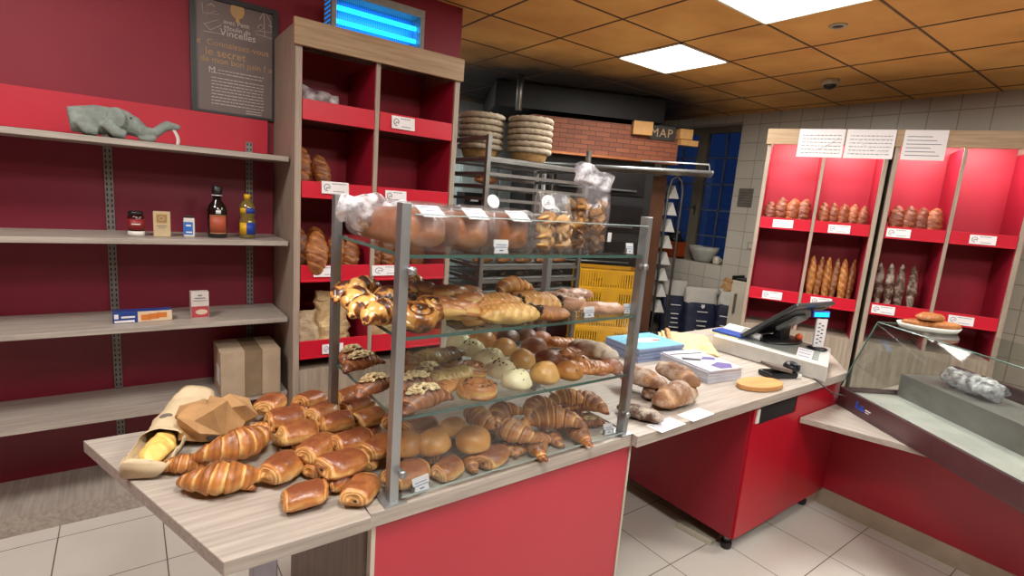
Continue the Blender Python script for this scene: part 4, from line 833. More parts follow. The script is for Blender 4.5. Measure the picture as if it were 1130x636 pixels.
# biscuit bags
for k, (px, w, h, lb) in enumerate(((624, .125, .155, 'left clear bag of round biscuits with a round white sticker on the top shelf'), (666, .15, .2, 'right tall clear bag of curled almond biscuits with its white top folded over'))):
    p = az(px, 281, ZS); t = thing('biscuit_bag', lb, 'biscuit bag', (p.x, DY0+.07+.03*k, ZS), rad(-12+10*k))
    R_ = random.Random(k+3); n = 0
    cm = crust('biscuit_crust', '#e0b775', '#c08a4c', '#8b5a2e', .6, .5)
    proto_me = []
    for q in range(4):
        bm = B()
        if k == 0: bmesh.ops.create_uvsphere(bm, u_segments=14, v_segments=8, radius=.021, matrix=Matrix.Diagonal((1, 1, .34, 1)))
        else:
            g = [[bm.verts.new((.022*a, .019*b+.001*noise.noise(V((a*3, b*3, q))), .012*(1-b*b)*1.1+.005*noise.noise(V((a*2, b*2, q+.5))))) for b in [x/4-1 for x in range(9)]] for a in [x/4-1 for x in range(9)]]
            for i in range(8):
                for j in range(8): bm.faces.new((g[i][j], g[i+1][j], g[i+1][j+1], g[i][j+1]))
            bmesh.ops.solidify(bm, geom=bm.faces[:], thickness=.003)
        setcrust(bm, lambda v: .35+.6*noise.noise(v.co*60+V((q, 0, 0))))
        me_ = bpy.data.meshes.new('biscuit'); bm.to_mesh(me_); bm.free(); me_.materials.append(cm); [setattr(f, 'use_smooth', True) for f in me_.polygons]; proto_me.append(me_)
    for layer in range(7 if k == 0 else 8):
        for c_ in range(5 if k == 0 else 6):
            c2 = bpy.data.objects.new('biscuit', proto_me[n % 4]); C.objects.link(c2); c2.parent = t; n += 1
            zz = .018+layer*(h*.62/7); c2.location = (-w*.36+w*.72*((c_+.5*(layer % 2)) % 5)/4.3, -.022+.022*(c_ % 3)+R_.uniform(-.004, .004), zz); c2.rotation_euler = (R_.uniform(-1.5, 1.5), R_.uniform(-.9, .9), R_.uniform(0, 6))
    def bgf(u, v, w=w, h=h, k=k):
        th_ = .045*(1-max(0, (u-.6)/.4)**1.2*.93); ww = w*.5*(1-.12*u); lean = (.03 if k else -.01)*u*u
        c, s_ = cos(v), sin(v); return (math.copysign(abs(c)**.6, c)*ww+lean, math.copysign(abs(s_)**.7, s_)*th_, .002+u*h*1.12)
    bm = wrap(bgf, 30, 28, .005, k+9)
    for v in bm.verts: v.co.z = max(v.co.z, .0015)
    obj('plastic_bag', bm, M['bag'], t, True)
    if k == 0:
        bm = B(); lathe(bm, [(.021, 0), (.021, .001)], 28, Matrix.Translation((-.035, -.02, h*.94)) @ Matrix.Rotation(rad(80), 4, 'X')); so = obj('round_sticker', bm, M['paper'], t)
        bm = B(); tube(bm, [V((-.035+.015*cos(a*.35), -.0225, h*.94+.015*sin(a*.35))) for a in range(18)], .0007, 4, True); [bx(bm, -.045+.003*i, -.028-.002*i, -.023, -.0222, h*.94-.006+.005*i, h*.94-.0045+.005*i) for i in range(3)]; obj('sticker_print', bm, M['ink'], so)
    else:
        bm = B(); bx(bm, -.055, .07, -.022, .022, 0, .055, Matrix.Translation((.0, 0, h*1.04)) @ Matrix.Rotation(rad(14), 4, 'Y'))
        bmesh.ops.subdivide_edges(bm, edges=bm.edges[:], cuts=5, use_grid_fill=True)
        for v in bm.verts: v.co += V((noise.noise(v.co*30), noise.noise(v.co*34+V((3, 0, 0))), noise.noise(v.co*31+V((0, 7, 0)))))*.011
        obj('folded_top', bm, M['bagm'], t, True)
        bm = B(); bx(bm, -.008, .008, -.0012, 0, 0, .03, Matrix.Translation((.072, -.04, .035))); obj('side_sticker', bm, M['paper'], t)
# ------------------------------------------------------------------ price cards on the stand
def pcard(lb, px, py, z, w, h, y=None, rz=0, tilt=-18, base_h=0.0, holder=True):
    """py is the bottom of the card"""
    p = ay(px, py, y) if y else az(px, py, z)
    t = thing('price_card', lb, 'price card', (p.x, p.y, z), rad(rz))
    bm = B(); bx(bm, -w*.52, w*.52, -.004, .02, 0, .002); bx(bm, -w*.5, -w*.44, 0, .012, .0, h*.5+base_h); bx(bm, w*.44, w*.5, 0, .012, 0, h*.5+base_h); obj('holder', bm, M['steel'], t)
    R4 = Matrix.Rotation(rad(tilt), 4, 'X')
    bm = B(); bx(bm, -w/2, w/2, -.001, .001, base_h, base_h+h, R4); c_ = obj('card', bm, M['paper'], t)
    bm = B(); R_ = random.Random(int(px))
    for k in range(2):
        x = -w*.36
        while x < w*.34: l_ = R_.uniform(.003, .007); bx(bm, x, min(x+l_, w*.38), -.0016, -.001, base_h+h*(.62-.18*k), base_h+h*(.68-.18*k), R4); x += l_+.0015
    bx(bm, -w*.12, w*.14, -.0016, -.001, base_h+h*.2, base_h+h*.29, R4)
    obj('print', bm, M['blueink'], c_)
    return t
pcard('price card standing at the foot of the front post beside the small pain au chocolat', 466, 543, ZT+.001, .052, .04, None, 10, -20)
pcard('price card at the front right of the counter below the pale bellied croissant', 672, 480, ZT+.001, .04, .038, None, -5, -18)
pcard('price card in front of the middle bagged loaf on the top glass shelf', 553, 279, 1.4055, .048, .038, 1.14, 0, -8)
pcard('price card leaning beside the biscuit bags at the right end of the top shelf', 695, 279.5, 1.4055, .026, .036, 1.15, -20, -15)
pcard('left price card on the middle glass shelf, in front of the sugared doughnut', 650, 352, 1.2055, .045, .035, 1.135, 0, -10)
pcard('right price card on the middle glass shelf, against the right post', 692, 347, 1.2055, .035, .034, 1.14, 0, -10)
# price sheets on the till counter
for k, (a, b2, lb) in enumerate((((735, 469), 15, 'left printed price sheet lying on the till counter edge below the loaves'), ((768, 458), 15, 'right printed price sheet lying on the till counter edge'))):
    p = az(*a, ZR); t = thing('price_sheet', lb, 'price sheet', (p.x, p.y, ZR+.001*k), rad(3))
    bm = B(); bx(bm, -.075, .075, -.035, .035, 0, .001); obj('sheet', bm, M['paper'], t)
    bm = B(); R_ = random.Random(k)
    for i in range(6):
        x = -.065
        while x < .06: l_ = R_.uniform(.006, .016); bx(bm, x, min(x+l_, .065), -.026+i*.01, -.0235+i*.01, .001, .0013); x += l_+.004
    obj('print', bm, M['blueink'], t)
# ------------------------------------------------------------------ things on the wall shelves
SY = 2.86
def onshelf(px, py, z): p = az(px, py, z); return V((ay(px, py, SY).x, SY, z))
# plush elephant
p = onshelf(150, 157, 1.6725)
t = thing('plush_elephant', 'grey plush elephant with a raised trunk and a white ribbon on the top wall shelf', 'plush toy', (p.x-.05, SY, 1.6725), rad(5))
bm = B()
pts = [(-.17, 0, .06), (-.08, 0, .07), (0, -.01, .075), (.045, -.02, .06), (.085, -.02, .04), (.12, -.02, .045), (.145, -.02, .068), (.165, -.02, .082), (.2, -.02, .08), (.215, -.02, .082)]
rr = [.05, .06, .052, .042, .026, .021, .02, .022, .015, .008]
tube(bm, pts, rr, 14); ball(bm, (0, -.01, .078), .054, 1, .95, .9, 16)
for x, y in ((-.14, .04), (-.14, -.04), (-.05, .045), (-.05, -.055)): tube(bm, [(x, y, .06), (x+.03, y*1.3, .025), (x+.06, y*1.4, .019)], [.026, .024, .018], 10)
ball(bm, (.088, -.03, .018), .017, 2.2, 1, 1, 10)
bmesh.ops.remove_doubles(bm, verts=bm.verts, dist=.0001)
bo = obj('body', bm, mat('grey_green_plush', '#8f9a94', .95, 0, .12, 30, .8, 160), t, True); rm = bo.modifiers.new('r', 'REMESH'); rm.mode = 'VOXEL'; rm.voxel_size = .0045; rm.use_smooth_shade = True; sm_ = bo.modifiers.new('s', 'SMOOTH'); sm_.iterations = 6
for sy in (-1, 1):
    bm = B(); ball(bm, (-.02, sy*.055-.01, .085), .042, .8, .22, 1, 14, Euler((0, 0, rad(20*sy))).to_matrix()); obj('ear', bm, MATS['grey_green_plush'], t, True)
bm = B(); ball(bm, (.03, -.052, .09), .005, 1, 1, 1, 8); obj('eye', bm, M['black'], t, True)
bm = B(); prev = None
for i in range(9):
    u = i/8; x = .185+.02*sin(u*2.2); z = .072-.07*u; a_ = [bm.verts.new((x-.008, -.03, z)), bm.verts.new((x+.006, -.027, z))]
    if prev: bm.faces.new((prev[0], prev[1], a_[1], a_[0]))
    prev = a_
rb = obj('ribbon', bm, M['white'], t, True); rb.modifiers.new('s', 'SOLIDIFY').thickness = .0015
# jar, carton, small bottle, dark bottle, oil bottle
def bottle(nm, lb, cat, px, py, z, prof, mt_, capprof, capm, labels, s=1):
    p = onshelf(px, py, z); t = thing(nm, lb, cat, (p.x, SY, z))
    bm = B(); lathe(bm, [(r*s, h*s) for r, h in prof], 28); obj('body', bm, mt_, t, True)
    bm = B(); lathe(bm, [(r*s, h*s) for r, h in capprof], 24); obj('cap', bm, capm, t, True)
    for (z0, z1, r, m_, a0, a1) in labels:
        bm = B(); n = 16; g = []
        for i in range(n+1): a = rad(a0+(a1-a0)*i/n); g.append((bm.verts.new((r*s*cos(a), r*s*sin(a), z0*s)), bm.verts.new((r*s*cos(a), r*s*sin(a), z1*s))))
        for q, w_ in zip(g, g[1:]): bm.faces.new((q[0], w_[0], w_[1], q[1]))
        o = obj('label', bm, m_, t, True); o.modifiers.new('s', 'SOLIDIFY').thickness = .0008
    return t
dred = mat('label_dark_red', '#8e1f22', .5); terr = mat('label_terracotta', '#b4553a', .5); blu = mat('label_blue', '#2446a8', .5); yel = mat('label_yellow', '#e2b21c', .5)
dk = mat('dark_bottle', '#120d0e', .15, 0, .1, 8, 0, 60, .4)
bottle('jam_jar', 'dark jar with a maroon label at the left end of the shelf', 'jar', 150, 250, 1.263, [(.028, 0), (.031, .004), (.031, .085), (.026, .093)], mat('dark_jam', '#3a1210', .2), [(.028, .093), (.028, .108)], M['black'], [(.0, .022, .0314, M['white'], 180, 360), (.028, .075, .0314, dred, 180, 360), (.05, .055, .0322, M['white'], 240, 300)])
bottle('syrup_bottle', 'tall dark glass bottle with a black cap and terracotta oval label', 'bottle', 240, 256, 1.263, [(.038, 0), (.041, .006), (.041, .125), (.034, .15), (.018, .172), (.015, .2)], dk, [(.021, .196), (.022, .212), (.02, .236), (.016, .24)], M['black'], [(.025, .105, .0414, terr, 215, 325), (.1, .106, .0414, M['board'], 215, 325), (.02, .024, .0414, M['board'], 215, 325), (.112, .128, .0414, M['paper'], 255, 285), (.194, .198, .0222, M['paper'], 180, 360)], 1.02)
bottle('oil_bottle', 'clear oil bottle with a yellow cap and blue and yellow label', 'bottle', 273, 257, 1.263, [(.034, 0), (.038, .006), (.038, .085), (.031, .1), (.034, .11), (.037, .125), (.037, .15), (.03, .175), (.014, .188), (.012, .195)], mat('golden_oil', '#7a6a34', .08, 0, .1, 5, 0, 60, .8), [(.015, .192), (.016, .215), (.013, .218)], yel, [(.02, .078, .0385, yel, 200, 255), (.02, .078, .0385, blu, 256, 330), (.125, .15, .0376, yel, 205, 250), (.125, .15, .0376, blu, 251, 325)], .98)
p = onshelf(209, 253, 1.263); t = thing('milk_bottle', 'small white squarish bottle with a blue label and black top', 'bottle', (p.x, SY, 1.263), rad(-8))
bm = B(); bx(bm, -.022, .022, -.022, .022, 0, .088); obj('body', bm, M['white'], t, bev=.005)
bm = B(); bx(bm, -.016, .016, -.014, .014, .0885, .097); obj('cap', bm, M['black'], t, bev=.002)
bm = B(); bx(bm, -.0225, .015, -.0232, -.0222, .012, .07); lb_ = obj('label', bm, mat('label_sky_blue', '#2f6fc4', .5), t)
bm = B(); bx(bm, -.012, .008, -.0238, -.0233, .05, .058); bx(bm, -.012, .012, -.0238, -.0233, .02, .026); obj('print', bm, M['paper'], lb_)
p = onshelf(179, 252, 1.263); t = thing('small_carton', 'small beige carton with a brown square emblem', 'carton', (p.x, SY, 1.263), rad(-5))
bm = B(); bx(bm, -.032, .032, -.018, .018, 0, .112); obj('box', bm, mat('beige_carton', '#c8b48c', .6), t, bev=.001)
bm = B(); bx(bm, -.02, .02, -.0192, -.0182, .062, .1); em = obj('emblem', bm, mat('brown_emblem', '#a8824a', .6), t)
bm = B(); tube(bm, [(.009*cos(a*.5), -.0196, .082+.009*sin(a*.5)) for a in range(12)], .0012, 5, True); obj('emblem_ring', bm, M['cream'], em)
bm = B(); bx(bm, -.02, .02, -.0192, -.0182, .046, .049); bx(bm, -.014, .014, -.0192, -.0182, .038, .04); obj('print', bm, M['ink'], t)
# lower shelf boxes
p = onshelf(172, 344, .874); t = thing('biscuit_box', 'long blue and white biscuit box with orange biscuits pictured, lying on its side', 'box', (p.x-.07, SY, .874), rad(2))
bm = B(); bx(bm, -.09, .13, -.03, .03, 0, .05); obj('box', bm, mat('blue_box', '#20418f', .4), t, bev=.001)
bm = B(); bx(bm, .0, .1296, -.0312, -.0302, .001, .049); pic = obj('cream_panel', bm, mat('cream_print', '#dfc9a8', .5), t)
bm = B(); [prism(bm, [(.012+.03*i, -.0322), (.045+.03*i, -.0322), (.05+.03*i, -.0314), (.018+.03*i, -.0314)], .008+.004*i, .034+.003*i) for i in range(3)]; obj('biscuit_picture', bm, mat('biscuit_orange', '#d07a35', .5), pic)
bm = B(); bx(bm, -.06, -.01, -.0312, -.0302, .022, .03); bx(bm, -.085, -.012, -.0312, -.0302, .002, .012); bx(bm, -.085, -.07, -.0312, -.0302, .02, .04); obj('print', bm, M['paper'], t)
p = onshelf(220, 336, .874); t = thing('soup_carton', 'upright white carton with a red bowl pictured on its lower half', 'carton', (p.x, SY, .874), rad(3))
bm = B(); bx(bm, -.037, .037, -.022, .022, 0, .128); obj('box', bm, mat('white_carton', '#d5ccc6', .5), t, bev=.001)
bm = B(); bx(bm, -.036, .036, -.0232, -.0222, .004, .058); a_ = obj('picture', bm, mat('pinkish_red_print', '#b4464a', .5), t)
bm = B(); ball(bm, (.005, -.0236, .03), .026, 1, .03, .5, 18); obj('bowl_picture', bm, mat('cream_bowl', '#dcc3ae', .5), a_, True)
bm = B(); bx(bm, -.022, .022, -.0232, -.0222, .096, .1); bx(bm, -.03, .03, -.0232, -.0222, .084, .0865); bx(bm, -.008, .008, -.0232, -.0222, .108, .114); obj('print', bm, M['ink'], t)
# cardboard box on the lowest shelf
p = az(291, 440, .481); t = thing('cardboard_box', 'brown cardboard box with packing tape on the lowest wall shelf by the cabinet', 'box', (.475, 2.85, .481), rad(0))
bm = B(); bx(bm, -.135, .135, -.11, .14, 0, .235); obj('box', bm, M['card'], t, bev=.002)
bm = B(); bx(bm, -.03, .05, -.1112, -.1102, 0, .235); bx(bm, -.03, .05, -.1112, .14, .2352, .2358); obj('packing_tape', bm, mat('brown_tape', '#8d7a62', .25), t)
bm = B(); bx(bm, -.1362, -.1352, -.07, .03, .06, .15); obj('label', bm, M['paper'], t)
# ------------------------------------------------------------------ bread in the left cabinet
def inL(kind, nm, lb, x, z, s, rz=0, ry=-68, var=0, y=.2, cat='loaf', g='loaves standing in the tall cabinet'):
    return put(kind, nm, cat, lb, (.655+x, 2.68+y, z), rz, ry, 0, s, var, g)
def leanY(kind, nm, cat, lb, x, z, s, h, var=0, y=.12, tw=0, g=None, frame=None, fat=1.3):
    """a loaf standing on its end, its scored face to the customer and leaning back a little"""
    pr = proto(kind, var); o = bpy.data.objects.new(nm, pr[0][1]); C.objects.link(o); tag(o, lb, cat, g)
    Rm = Matrix.Rotation(rad(tw), 4, 'Y') @ Matrix.Rotation(rad(-14), 4, 'X') @ Matrix.Rotation(rad(90), 4, 'X') @ Matrix.Rotation(rad(90), 4, 'Z')
    base_ = frame or Matrix.Translation((.655, 2.68, 0))
    o.matrix_world = base_ @ Matrix.Translation((x, y, z+h/2)) @ Rm @ Matrix.Diagonal((s, s*fat, s*fat, 1))
    mz = min((o.matrix_world @ v.co).z for v in pr[0][1].vertices); mw = o.matrix_world.copy(); mw.translation.z += z+.014-mz; o.matrix_world = mw; return o
leanY('loaf', 'loaf', 'loaf', 'left of the two brown loaves on the second cabinet shelf', .065, 1.50, .95, .21, 0, .18, 0)
leanY('loaf', 'loaf', 'loaf', 'right of the two brown loaves on the second cabinet shelf', .16, 1.50, .8, .17, 1, .15, -8)
leanY('loaf', 'loaf', 'loaf', 'front golden loaf standing on the third cabinet shelf', .115, 1.08, .95, .22, 1, .06, 4)
leanY('loaf', 'loaf', 'loaf', 'brown loaf at the far left of the third cabinet shelf', .06, 1.08, 1.0, .24, 0, .2, 0)
leanY('loaf', 'loaf', 'loaf', 'loaf behind the front golden one on the third cabinet shelf', .16, 1.08, 1.0, .24, 2, .22, 0)
leanY('loaf', 'loaf', 'loaf', 'loaf standing behind the rear post of the display stand', .235, 1.08, .9, .21, 0, .12, 6)
leanY('loaf', 'loaf', 'loaf', 'rightmost loaf in the left column of the third cabinet shelf', .305, 1.08, .8, .19, 1, .1, 8)
for k, x in enumerate((.47, .55, .66, .74)): leanY('loaf', 'loaf', 'loaf', ['leftmost', 'second', 'third', 'rightmost'][k]+' of the shadowed loaves in the right column of the third cabinet shelf', x, 1.08, .85, .2, k % 3, .2, 0)
# paper bags of bread on the bottom shelf
for k, (x, w_, h_, lb) in enumerate(((.1, .13, .2, 'white dusted bread in a paper bag at the left of the bottom cabinet shelf'), (.24, .19, .3, 'tall brown paper bread bag on the bottom cabinet shelf'), (.55, .2, .2, 'brown paper bread bag in the right column of the bottom cabinet shelf'))):
    t = thing('paper_bread_bag', lb, 'paper bag', (.655+x, 2.68+.16, .678), 0)
    def pf(u, v, w_=w_, h_=h_): c, s_ = cos(v), sin(v); return (math.copysign(abs(c)**.5, c)*w_*.5*(1-.1*u), math.copysign(abs(s_)**.6, s_)*.06*(1-.85*u*u), u*h_+.001)
    bm = wrap(pf, 16, 24, .02, k+2)
    for v in bm.verts: v.co.z = max(.001, v.co.z)
    obj('bag', bm, M['kraftl'] if k else M['bagw'], t)
# small bread bag on the top shelf left
t = thing('bagged_roll', 'small clear bag with a pale roll on the top shelf of the tall cabinet', 'bagged bread', (.655+.15, 2.68+.19, 1.868), rad(-25)); t.scale = (1.5, 1.5, 1.7)
bm = wrap(lambda u, v: (.15*(u-.5), .05*cos(v)*(1-.6*u*u), .055+.048*sin(v)*(1-.5*u)), 18, 18, .012, 8)
for v in bm.verts: v.co.z = max(.001, v.co.z)
obj('plastic_bag', bm, M['bagm'], t, True); bm = loaf_bm(.1, .05, .045, 2, 1, .3); bmesh.ops.translate(bm, verts=bm.verts, vec=(0, 0, .02)); obj('roll', bm, CRL, t, True)
# ------------------------------------------------------------------ bread in the right cabinets
FR = Matrix.Translation(RO) @ Matrix.Rotation(rad(-63.5), 4, 'Z'); FR2 = Matrix.Translation(RO+UX*.875) @ Matrix.Rotation(rad(-63.5), 4, 'Z')
nth = ['leftmost', 'second', 'third', 'fourth', 'fifth', 'rightmost']
for k, (x, s, v_) in enumerate(((.095, .8, 0), (.175, .95, 1), (.26, .95, 2), (.338, .95, 0))):
    leanY('batard', 'batard', 'loaf', nth[k if k < 3 else 5]+' red brown loaf on the upper left shelf of the cabinet with the notices', x, 1.503, s*1.2, .22*s, v_, .1+.02*(k % 2), -3+k*3, None, FR)
for k, x in enumerate((.487, .555, .622, .69, .755)):
    leanY('batard', 'short_baguette', 'loaf', nth[k if k < 4 else 5]+' small loaf on the upper right shelf of the cabinet with the notices', x, 1.503, 1.05-.05*(k == 4), .2, k % 3, .1+.02*(k % 2), 2*k-3, None, FR).scale.y *= .8
for k, x in enumerate((.478, .534, .591, .648, .705, .762)):
    leanY(('goldbaguette', 'baguette')[k % 2], 'baguette', 'baguette', nth[k]+' baguette standing on the middle right shelf of the cabinet with the notices', x, .903, 1.06, .36, k % 3, .13+.02*(k % 2), 3 if k % 2 else 0, None, FR, 1.05)
for k, x in enumerate((.1, .18, .255, .33)):
    leanY('batard', 'batard', 'loaf', nth[k if k < 3 else 5]+' loaf on the upper left shelf of the rightmost bread cabinet', x, 1.503, 1.1, .22, k % 3, .1, 2*k, None, FR2)
for k, x in enumerate((.08, .15, .22, .3)):
    leanY('darkbaguette', 'baguette', 'baguette', nth[k if k < 3 else 5]+' dark baguette on the middle left shelf of the rightmost bread cabinet', x, .903, 1.06, .36, k % 3, .16, 0, None, FR2, 1.1)
# baguettes lying on top of the showcase
TS = bpy.data.objects['glass_showcase']; TM = Matrix.Translation((3.05, 1.085, .606)) @ Matrix.Rotation(math.atan2(-.835, -.55), 4, 'Z')
t = thing('bread_basket', 'shallow wrapped tray on top of the glass showcase with pale breads', 'tray', TM @ V((.13, .3, .467)), rad(-50))
bm = B(); lathe(bm, [(.1, 0), (.105, .004), (.115, .025), (.11, .025), (.1, .006), (.02, .005)], 28, Matrix.Diagonal((1.2, .8, 1, 1))); obj('tray', bm, M['white'], t, True)
for k, (x, y, z, lb) in enumerate(((-.02, -.03, .008, 'pale bread lying lowest on the tray on top of the showcase'), (.03, .05, .012, 'pale bread at the back of the tray on top of the showcase'), (0, 0, .045, 'topmost pale bread on the tray on top of the showcase'))):
    q = TM @ V((.13+x, .3+y, .467)); put('turnover', 'pale_bread', 'bread', lb, (q.x, q.y, q.z+z), 120+20*k, 0, 0, 1.2, k)
# crumpled cloth/bag in the showcase
t = thing('plastic_film', 'crumpled clear plastic film inside the showcase on its rear step', 'plastic film', TM @ V((.3, .43, .203)), math.atan2(-.835, -.55))
obj('film', wrap(lambda u, v: (.24*(u-.5), .06*cos(v), .05+.04*sin(v)), 24, 20, .022, 12), M['bagm'], t, True)
for v in t.children[0].data.vertices: v.co.z = max(v.co.z, .001)
# ------------------------------------------------------------------ till counter things
def P(px, py, z=ZR): return az(px, py, z)
# paper stacks
def stack(nm, lb, cat, p, w_, d_, h_, rz, mt_, top=None, sheets=5):
    t = thing(nm, lb, cat, p, rad(rz)); R_ = random.Random(int(w_*1000))
    bm = B()
    for i in range(sheets): a, b2 = R_.uniform(-.004, .004), R_.uniform(-.004, .004); bx(bm, -w_/2+a, w_/2+a, -d_/2+b2, d_/2+b2, h_*i/sheets, h_*(i+1)/sheets-.0006)
    obj('sheets', bm, mt_, t); return t
ms = mat('magazine_white', '#c9cbd6', .35); p = P(763, 404); t = stack('newspaper_stack', 'stack of white and violet printed magazines behind the floured loaves', 'magazines', (2.28, 1.44, ZR+.0), .23, .31, .06, -8, ms, None, 9)
bm = B(); prism(bm, [(-.02, -.14), (.05, -.15), (.1, -.1), (.05, -.06), (-.03, -.09)], .06, .0606); prism(bm, [(.0, .0), (.07, -.03), (.1, .0), (.05, .03)], .06, .0606); obj('cover_picture', bm, mat('violet_print', '#6a629a', .4), t)
bm = B(); prism(bm, [(-.1, .02), (-.02, -.02), (0, .0), (-.08, .05)], .06, .0607); prism(bm, [(-.1, .1), (.1, .08), (.1, .09), (-.1, .11)], .06, .0607); obj('cover_title', bm, M['inkd'], t)
t = stack('leaflet_stack', 'stack of pale blue leaflets with a fish drawing right behind the right steel post', 'leaflets', (2.25, 1.77, ZR), .34, .25, .07, -4, mat('leaflet_edge', '#8f9fc0', .5), None, 8)
bm = B(); bx(bm, -.17, .17, -.125, .125, .07, .072); c_ = obj('cover', bm, mat('cyan_cover', '#7cc0dc', .35, 0, .1, 6), t)
bm = B(); ball(bm, (.02, 0, .0725), .03, 3.2, 1.3, .05, 18); prism(bm, [(-.12, .03), (-.07, 0), (-.12, -.03)], .072, .0732); obj('fish_picture', bm, mat('pale_fish', '#cfd8dc', .4), c_, True)
bm = B(); ball(bm, (.06, -.02, .0738), .014, 3.0, .6, .05, 14); obj('red_mark', bm, mat('red_mark', '#a93f3f', .4), c_, True)
# kraft paper bags pile
t = thing('flat_paper_bags', 'pile of flat yellowish paper bags lying between the magazines and the till', 'paper bags', (2.62, 1.76, ZR), rad(-48))
bm = B(); R_ = random.Random(5)
for i in range(7): a, b2 = R_.uniform(-.02, .02), R_.uniform(-.015, .015); bx(bm, -.13+a, .13+a, -.22+b2, .22+b2, .005*i, .005*i+.0035)
obj('bags', bm, M['kraftl'], t)
bm = B(); pts = [(-.1, -.2+.4*i/10, .046+.008*sin(i)) for i in range(11)]; tube(bm, pts, .014, 8); obj('rolled_edge', bm, M['kraft'], t, True)
bm = B(); [bx(bm, .05, .11, -.16+.03*i, -.155+.03*i, .0346, .035) for i in range(4)]; obj('print', bm, M['kraft'], t)
# oval wooden board
p = P(838, 427); t = thing('wooden_board', 'oval beech board with a flat end lying near the counter edge', 'board', (p.x, p.y, ZR), rad(-12))
bm = B(); pts = [(.13*cos(a), .07*sin(a)) for a in [rad(20+i*10) for i in range(33)]]; prism(bm, pts, .001, .024); obj('board', bm, M['board'], t, bev=.004)
t.name = 'wooden_board'
# card terminal
p = P(862, 416); t = thing('card_terminal', 'black and grey card payment terminal with its cable beside the board', 'card terminal', (p.x, p.y+.01, ZR), rad(-20)); t.scale = (1.3, 1.3, 1.3)
bm = B(); bx(bm, -.075, .06, -.035, .035, 0, .022, None); obj('body', bm, M['black'], t, bev=.008)
bm = B(); bx(bm, -.06, .035, -.036, .036, .0, .014, Matrix.Translation((-.01, 0, .028)) @ Matrix.Rotation(rad(12), 4, 'Y')); obj('grey_side', bm, mat('terminal_grey', '#6b5f58', .4), t, bev=.004)
bm = B(); ball(bm, (.052, 0, .036), .03, 1, 1.1, .75, 14); obj('screen_head', bm, M['black'], t, True)
bm = B(); bx(bm, .03, .06, -.025, .0, 0, .006, Matrix.Translation((0, -.01, .058)) @ Matrix.Rotation(rad(10), 4, 'Y')); obj('screen', bm, mat('terminal_screen', '#39404a', .15), t)
bm = B(); bx(bm, .05, .075, -.034, -.015, .001, .016); obj('white_base', bm, M['white'], t, bev=.002)
q = P(905, 430)-t.location; q.rotate(Euler((0, 0, rad(20)))); bm = B(); tube(bm, [(.06, .02, .01), (.1, .025, .004), (.15, .01, .003), (q.x*.9, q.y, .003), (q.x+.02, q.y-.03, .003)], .0022, 6); obj('cable', bm, M['black'], t, True)
# cash drawer / white till base
cA, cB, cC = P(910.7, 423), P(938, 415), P(840, 402)
dx_ = (cA-cC); L1 = dx_.length; a1 = math.atan2(-dx_.y, -dx_.x); 
t = thing('till_housing', 'large white till housing on the counter carrying the touch screen', 'till', (cA.x, cA.y, ZR), 0)
e1 = (cC-cA).normalized(); e2 = V((.93, .36, 0)).normalized()
c0 = V((0, 0, 0)); pA = [c0, c0+e2*.47, c0+e2*.47+e1*.62, c0+e1*.62]
bm = B(); prism(bm, [(q.x, q.y) for q in pA], .001, .085); obj('housing', bm, mat('ivory_white', '#cfcfc9', .35), t, bev=.006)
bm = B(); in_ = [c0+e1*.05+e2*.06, c0+e2*.42+e1*.05, c0+e2*.42+e1*.5, c0+e1*.5+e2*.06]; prism(bm, [(q.x, q.y) for q in in_], .085, .089); obj('glass_plate', bm, mat('grey_green_plate', '#8f9a96', .15), t)
# label card on the till
q = cA+e1*.12+e2*.03; card(t, 'card_notice', .075, .05, (q.x-cA.x, q.y-cA.y, .086), Matrix.Rotation(math.atan2(e1.y, e1.x)+pi, 4, 'Z') @ Matrix.Rotation(rad(-20), 4, 'X'), 3, False, M['blueink'], 3)
# touch screen seen from behind/side
q = V((3.02, 1.42, ZR+.09))
t = thing('touch_screen', 'black touch screen till on a round stand, tilted, its back to the customer', 'touch screen', q, rad(-4))
bm = B(); lathe(bm, [(.12, 0), (.12, .008), (.11, .014), (.03, .018)], 32, Matrix.Diagonal((1.3, .8, 1, 1))); obj('stand_foot', bm, M['black'], t, True)
bm = B(); bx(bm, -.04, .04, -.03, .03, .014, .14); obj('stand_column', bm, M['black'], t, bev=.008)
SM = Matrix.Translation((-.03, -.035, .135)) @ Matrix.Rotation(rad(-40), 4, 'X')
bm = B(); bx(bm, -.19, .19, -.19, .19, -.01, .01, SM); obj('screen_frame', bm, mat('dark_grey_shell', '#3c3f41', .3), t, bev=.005)
bm = B(); bx(bm, -.175, .175, -.175, .175, .0102, .0112, SM); obj('screen_glass', bm, mat('black_glass', '#0e1013', .08), t)
bm = B(); bx(bm, -.15, .15, -.15, .15, -.014, -.0102, SM); bk = obj('rear_cover', bm, M['black'], t, bev=.003)
bm = B(); bx(bm, -.05, .06, -.08, .06, -.04, -.0145, SM); obj('rear_mount', bm, mat('mount_grey', '#7d8082', .4), t, bev=.006)
bm = B(); ball(bm, (.06, -.07, .035), .02, 1, 1, 1, 10); obj('orange_sticker', bm, mat('orange_paper', '#d8572a', .5), t, True)
